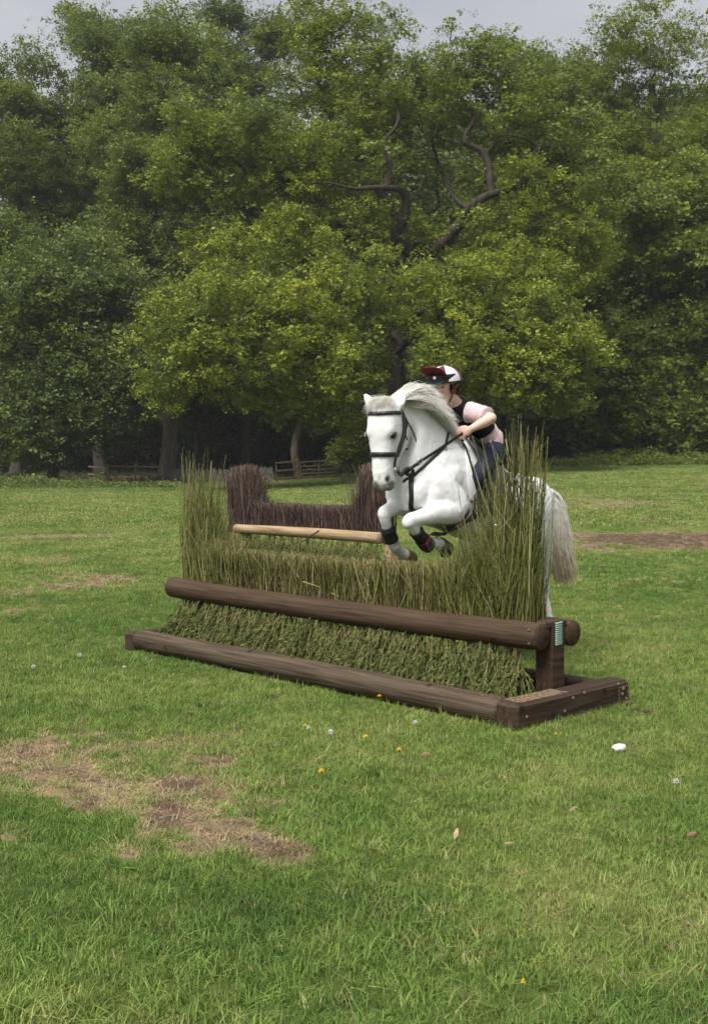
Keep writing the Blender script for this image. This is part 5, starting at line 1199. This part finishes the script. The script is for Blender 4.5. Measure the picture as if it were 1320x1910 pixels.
# ================================================================ fences and gate at the wood edge
M_rail = mat('weathered_rail', (.32, .26, .18), .85, (.46, .38, .27), scale=5, bump=.5, bscale=30, spec=.15)
M_gate = mat('tan_gate_timber', (.075, .056, .032), .8, (.115, .088, .052), scale=5, bump=.4, bscale=30, spec=.15)
M_pale2 = mat('dark_grey_pale', (.22, .21, .20), .9, (.32, .31, .29), scale=6, bump=.4, bscale=30, spec=.1)
DF = 75.0
def fz(px, d): return float(gpos(px, d)[2])
def FP(px, z, d=DF):
    q = gpos(px, d); return np.array([q[0], q[1], q[2] + z])
f1 = empty('post_and_rail_fence', FP(255, 0)); tag(f1, 'long three-rail wooden fence beside the stout lime trunk', 'fence')
for px in (201, 253, 303): obj('post', box(FP(px, .58), (.06, 0, 0), (0, .05, 0), (0, 0, .62), .01), M_rail, f1, False)
for z, a, b in ((1.08, 203, 303), (.60, 201, 304), (.16, 240, 305)): obj('rail', box((FP(a, z, DF - .1) + FP(b, z - .02, DF - .1)) / 2, (FP(b, z - .02, DF) - FP(a, z, DF)) / 2, (0, .03, 0), (0, 0, .055), .012), M_rail, f1, False)
for z in (.95, .45): obj('rail', box((FP(165, z, DF + 3) + FP(201, z, DF + .4)) / 2, (FP(201, z, DF + .4) - FP(165, z, DF + 3)) / 2, (0, .03, 0), (0, 0, .05), .012), M_rail, f1, False)
f2 = empty('paling_fence', FP(410, 0)); tag(f2, 'low grey paling fence of thin leaning slats between the lime trunk and the gate', 'fence')
rg = np.random.default_rng(66); x = 307.0; k = 0
while x < 512:
    dd = DF + 1.0 + .25 * math.sin(x * .05); ln = .16 + rg.normal() * .03; h = .86 + rg.normal() * .04; b = FP(x, 0, dd); t = b + np.array([-ln, rg.normal() * .03, h])
    obj('pale', box((b + t) / 2, (.032, 0, 0), (0, .014, 0), (t - b) / 2), M_pale2, f2, False); x += 3.35 + rg.normal() * .35
for z in (.22, .68):
    obj('wire', limb([FP(a, z, DF + 1.03 + .25 * math.sin(a * .05)) for a in (307, 360, 410, 460, 512)], [.008] * 5, m=5, k=4), M_bolt, f2)
f3 = empty('post_and_rail_fence', FP(532, 0)); tag(f3, 'short three-rail fence panel next to the gate', 'fence')
for px in (515, 551): obj('post', box(FP(px, .6), (.06, 0, 0), (0, .05, 0), (0, 0, .64), .01), M_gate, f3, False)
for z in (1.18, .68, .18): obj('rail', box((FP(513, z, DF - .1) + FP(552, z, DF - .1)) / 2, (FP(552, z) - FP(513, z)) / 2, (0, .03, 0), (0, 0, .05), .012), M_gate, f3, False)
g1 = empty('field_gate', FP(595, 0)); tag(g1, 'wooden five-bar field gate with cross braces in front of the wood', 'gate')
GD = DF - .6
for px, h in ((555, .66), (636, .62)): obj('gate_post', box(FP(px, h, GD), (.08, 0, 0), (0, .08, 0), (0, 0, h + .04), .02), M_gate, g1, False)
for z in (.16, .38, .60, .84, 1.12): obj('bar', box((FP(559, z, GD) + FP(633, z, GD)) / 2, (FP(633, z, GD) - FP(559, z, GD)) / 2, (0, .02, 0), (0, 0, .045), .01), M_gate, g1, False)
for px in (560, 595, 632): obj('stile', box(FP(px, .64, GD - .045), (.045, 0, 0), (0, .02, 0), (0, 0, .53), .01), M_gate, g1, False)
for a, b in (((562, .16), (593, 1.1)), ((593, .16), (562, 1.1)), ((597, .16), (630, 1.1)), ((630, .16), (597, 1.1))):
    p, q = FP(a[0], a[1], GD + .045), FP(b[0], b[1], GD + .045); obj('brace', box((p + q) / 2, (q - p) / 2, nrm(np.cross(q - p, (0, 1, 0))) * .035, (0, .02, 0), .008), M_gate, g1, False)
p, q = FP(638, .95, GD), FP(662, .12, GD); obj('strut', box((p + q) / 2, (q - p) / 2, nrm(np.cross(q - p, (0, 1, 0))) * .045, (0, .04, 0), .01), M_gate, g1, False)
l1 = obj('fallen_log', log(FP(297, .09, 70), FP(338, .10, 70.6), .10, seed=31, k=10), mat('bleached_wood', (.30, .27, .22), .9, (.42, .39, .33), scale=4, bump=.5)); tag(l1, 'bleached log lying on the grass in front of the paling fence', 'log')
l2 = obj('fallen_log', log(FP(930, .10, 68), FP(954, .12, 68.2), .09, seed=32, k=10), M_rail); tag(l2, 'small grey log at the wood edge right of the horse', 'log')

# ================================================================ small things in the grass
M_yel = mat('dandelion_yellow', (.75, .48, .01), .6, (.85, .62, .02), scale=60); M_grn = mat('flower_stem', (.10, .16, .03), .6); M_clk = mat('seed_white', (.78, .77, .70), .9); M_fun = mat('chalk_white', (.68, .66, .60), .9, (.52, .50, .44), scale=25, bump=.6, bscale=60)
M_dl = mat('dry_leaf', (.36, .25, .15), .8, (.48, .36, .24), scale=30); M_dl2 = mat('brown_leaf', (.22, .14, .08), .8, (.32, .22, .13), scale=30)
def zg(p): return float(gh(np.array([p[0]]), np.array([p[1]]))[0])
def dandelion(px, py, lab, r=.017):
    r = r * .8
    b = G(px, py); b[2] = zg(b); h = .055; b = b + np.array([0, h * b[1] / CAMZ * .9, 0]); b[2] = zg(b)
    e = empty('dandelion', b); tag(e, lab, 'flower', 'yellow dandelions in the turf'); obj('stem', limb([b, b + np.array([.004, -.002, h * .6]), b + ZZ * h], [.0022, .002, .002], m=6), M_grn, e)
    V, Fl = [], []; c = b + ZZ * h; rg = np.random.default_rng(int(px))
    for ring_, (n, rr, zz) in enumerate(((18, 1.0, .003), (14, .75, .008), (9, .45, .012))):
        for i in range(n):
            a = 2 * math.pi * (i + rg.random() * .5) / n; d = np.array([math.cos(a), math.sin(a), 0]); s = np.array([-d[1], d[0], 0]) * r * .13; q = len(V)
            V += [c - s * .5, c + s * .5, c + d * r * rr + s + ZZ * zz, c + d * r * rr - s + ZZ * zz]; Fl.append([q, q + 1, q + 2, q + 3])
    obj('petals', (np.array(V), Fl), M_yel, e, False)
for px, py, lab, r in ((709, 1331, 'yellow dandelion close to the front log near its right end', .017), (683, 1412, 'yellow dandelion just left of the pair below the jump corner', .018), (747, 1438, 'yellow dandelion right of the others below the front log', .017), (597, 1481, 'yellow dandelion beside the dry patch tip', .017), (566, 1390, 'small yellow dandelion next to the seed head', .013), (1170, 1149, 'yellow dandelion right of the wrapped post', .022), (985, 1903, 'yellow dandelion at the very bottom of the view', .008), (1048, 1407, 'small yellow dandelion left of the white fungus', .011), (35, 1226, 'small yellow dandelion at the left edge', .013)):
    dandelion(px, py, lab, r)
def clock(px, py, lab, r=.02):
    r = r * .72
    b = G(px, py); h = .06; b = b + np.array([0, h * b[1] / CAMZ * .9, 0]); b[2] = zg(b); e = empty('dandelion_clock', b); tag(e, lab, 'seed head', 'white seed heads in the turf')
    obj('stem', limb([b, b + ZZ * h * .5 + np.array([.003, 0, 0]), b + ZZ * h], [.002, .0018, .0016], m=6), M_grn, e); rg = np.random.default_rng(int(px)); N = 150; d = rg.normal(size=(N, 3)); d /= np.linalg.norm(d, axis=1)[:, None]; c = b + ZZ * (h + .002)
    PT = np.stack([c + d * .003, c + d * r * .75, c + d * r + rg.normal(size=(N, 3)) * .002], 1); V, Q = tubes(PT, np.tile(np.array([.0004, .0006, .0028]), (N, 1)), 3); link('seeds', amesh('seeds', V - wloc(e), Q), M_clk, e)
for px, py, lab, r in ((615, 1406, 'round grey-white seed head among the dandelions', .017), (778, 1387, 'small white seed head below the jump corner', .014), (131, 1251, 'white seed head left of the front log', .018), (217, 1276, 'small white seed head below the left end of the log', .013), (42, 1274, 'white seed head near the left edge', .015), (572, 1397, 'tiny white seed head beside the smallest dandelion', .011), (1281, 1505, 'white seed head near the right edge', .014), (945, 1134, 'tiny white seed head right of the wing', .012)):
    clock(px, py, lab, r)
b = G(1153, 1404); b[2] = zg(b) + .025; Vv, Ff = ellipsoid(b, [np.array([.036, 0, 0]), np.array([0, .028, 0]), np.array([0, 0, .020])], 18, 10); Vv = Vv + (fnoise(Vv, 40, 2) - .5)[:, None] * np.array([.02, .01, .022])
fu = obj('puffball', (Vv, Ff), M_fun); tag(fu, 'pale white lump of fungus in the grass right of the jump', 'fungus')
def leaf(px, py, lab, L, ang_, m, w=.33, curl=.25):
    b = G(px, py, .04); d = np.array([math.cos(ang_), math.sin(ang_) * .8, math.sin(ang_) * .6]); d = nrm(d); s = nrm(np.cross(d, _fw)); n = np.cross(s, d); V, Fl = [], []; K = 8
    for i in range(K + 1):
        t = i / K; c = b + d * L * (t - .5) + n * L * curl * (t - .5) ** 2 * 2; ww = L * w * math.sin(math.pi * (t * .92 + .04)) ** .8 * .5
        for sd in (-1, 0, 1):
            V.append(c + s * ww * sd + n * abs(sd) * ww * .35); 
    V = np.array(V); nb = len(V); V = np.vstack([V, V - n * .0008])
    for i in range(K):
        for j in range(2): a = i * 3 + j; Fl.append([a, a + 1, a + 4, a + 3]); Fl.append([nb + a, nb + a + 3, nb + a + 4, nb + a + 1])
    o = obj('fallen_leaf', (V, Fl), m); tag(o, lab, 'leaf', 'dry leaves fallen on the turf')
leaf(851, 1554, 'curled pale tan leaf standing in the grass below the jump', .055, 1.25, M_dl); leaf(1290, 1557, 'small reddish brown leaf near the right edge', .045, .3, M_dl2, .5); leaf(1069, 1509, 'split pale straw leaf in the lower right grass', .045, .5, M_dl, .3); leaf(794, 1408, 'brown leaf scrap below the right end of the front log', .045, .1, M_dl2, .6); leaf(950, 1573, 'thin pale leaf scrap lying right of the curled one', .04, .05, M_dl, .25)
for i, (px, py, lab) in enumerate(((1185, 1322, 'bark chip behind the frame corner, nearest the beam'), (1205, 1326, 'bark chip right of the frame corner, middle of three'), (1172, 1312, 'bark chip touching the bolted end block'))):
    c = G(px, py, .03); o = obj('bark_chip', box(c, (.018, .006, .003), (-.004, .011, .003), (0, 0, .005), .002), M_log, None, False); o.name = 'bark_chip'; tag(o, lab, 'bark chip', 'bark chips by the jump frame')
# ================================================================ thin milky air
hz = bpy.data.materials.new('haze_air'); hz.use_nodes = True; n, l = hz.node_tree.nodes, hz.node_tree.links; n.clear()
o_ = n.new('ShaderNodeOutputMaterial'); pv = n.new('ShaderNodeVolumePrincipled'); pv.inputs['Color'].default_value = (.93, .96, 1.0, 1); pv.inputs['Density'].default_value = .00035; pv.inputs['Anisotropy'].default_value = .1
l.new(pv.outputs[0], o_.inputs['Volume'])
haze = obj('haze', box((0, 40, 18.5), (140, 0, 0), (0, 110, 0), (0, 0, 20.5)), hz, None, False); tag(haze, 'thin pale haze hanging over the field and the wood', 'haze', kind='stuff')
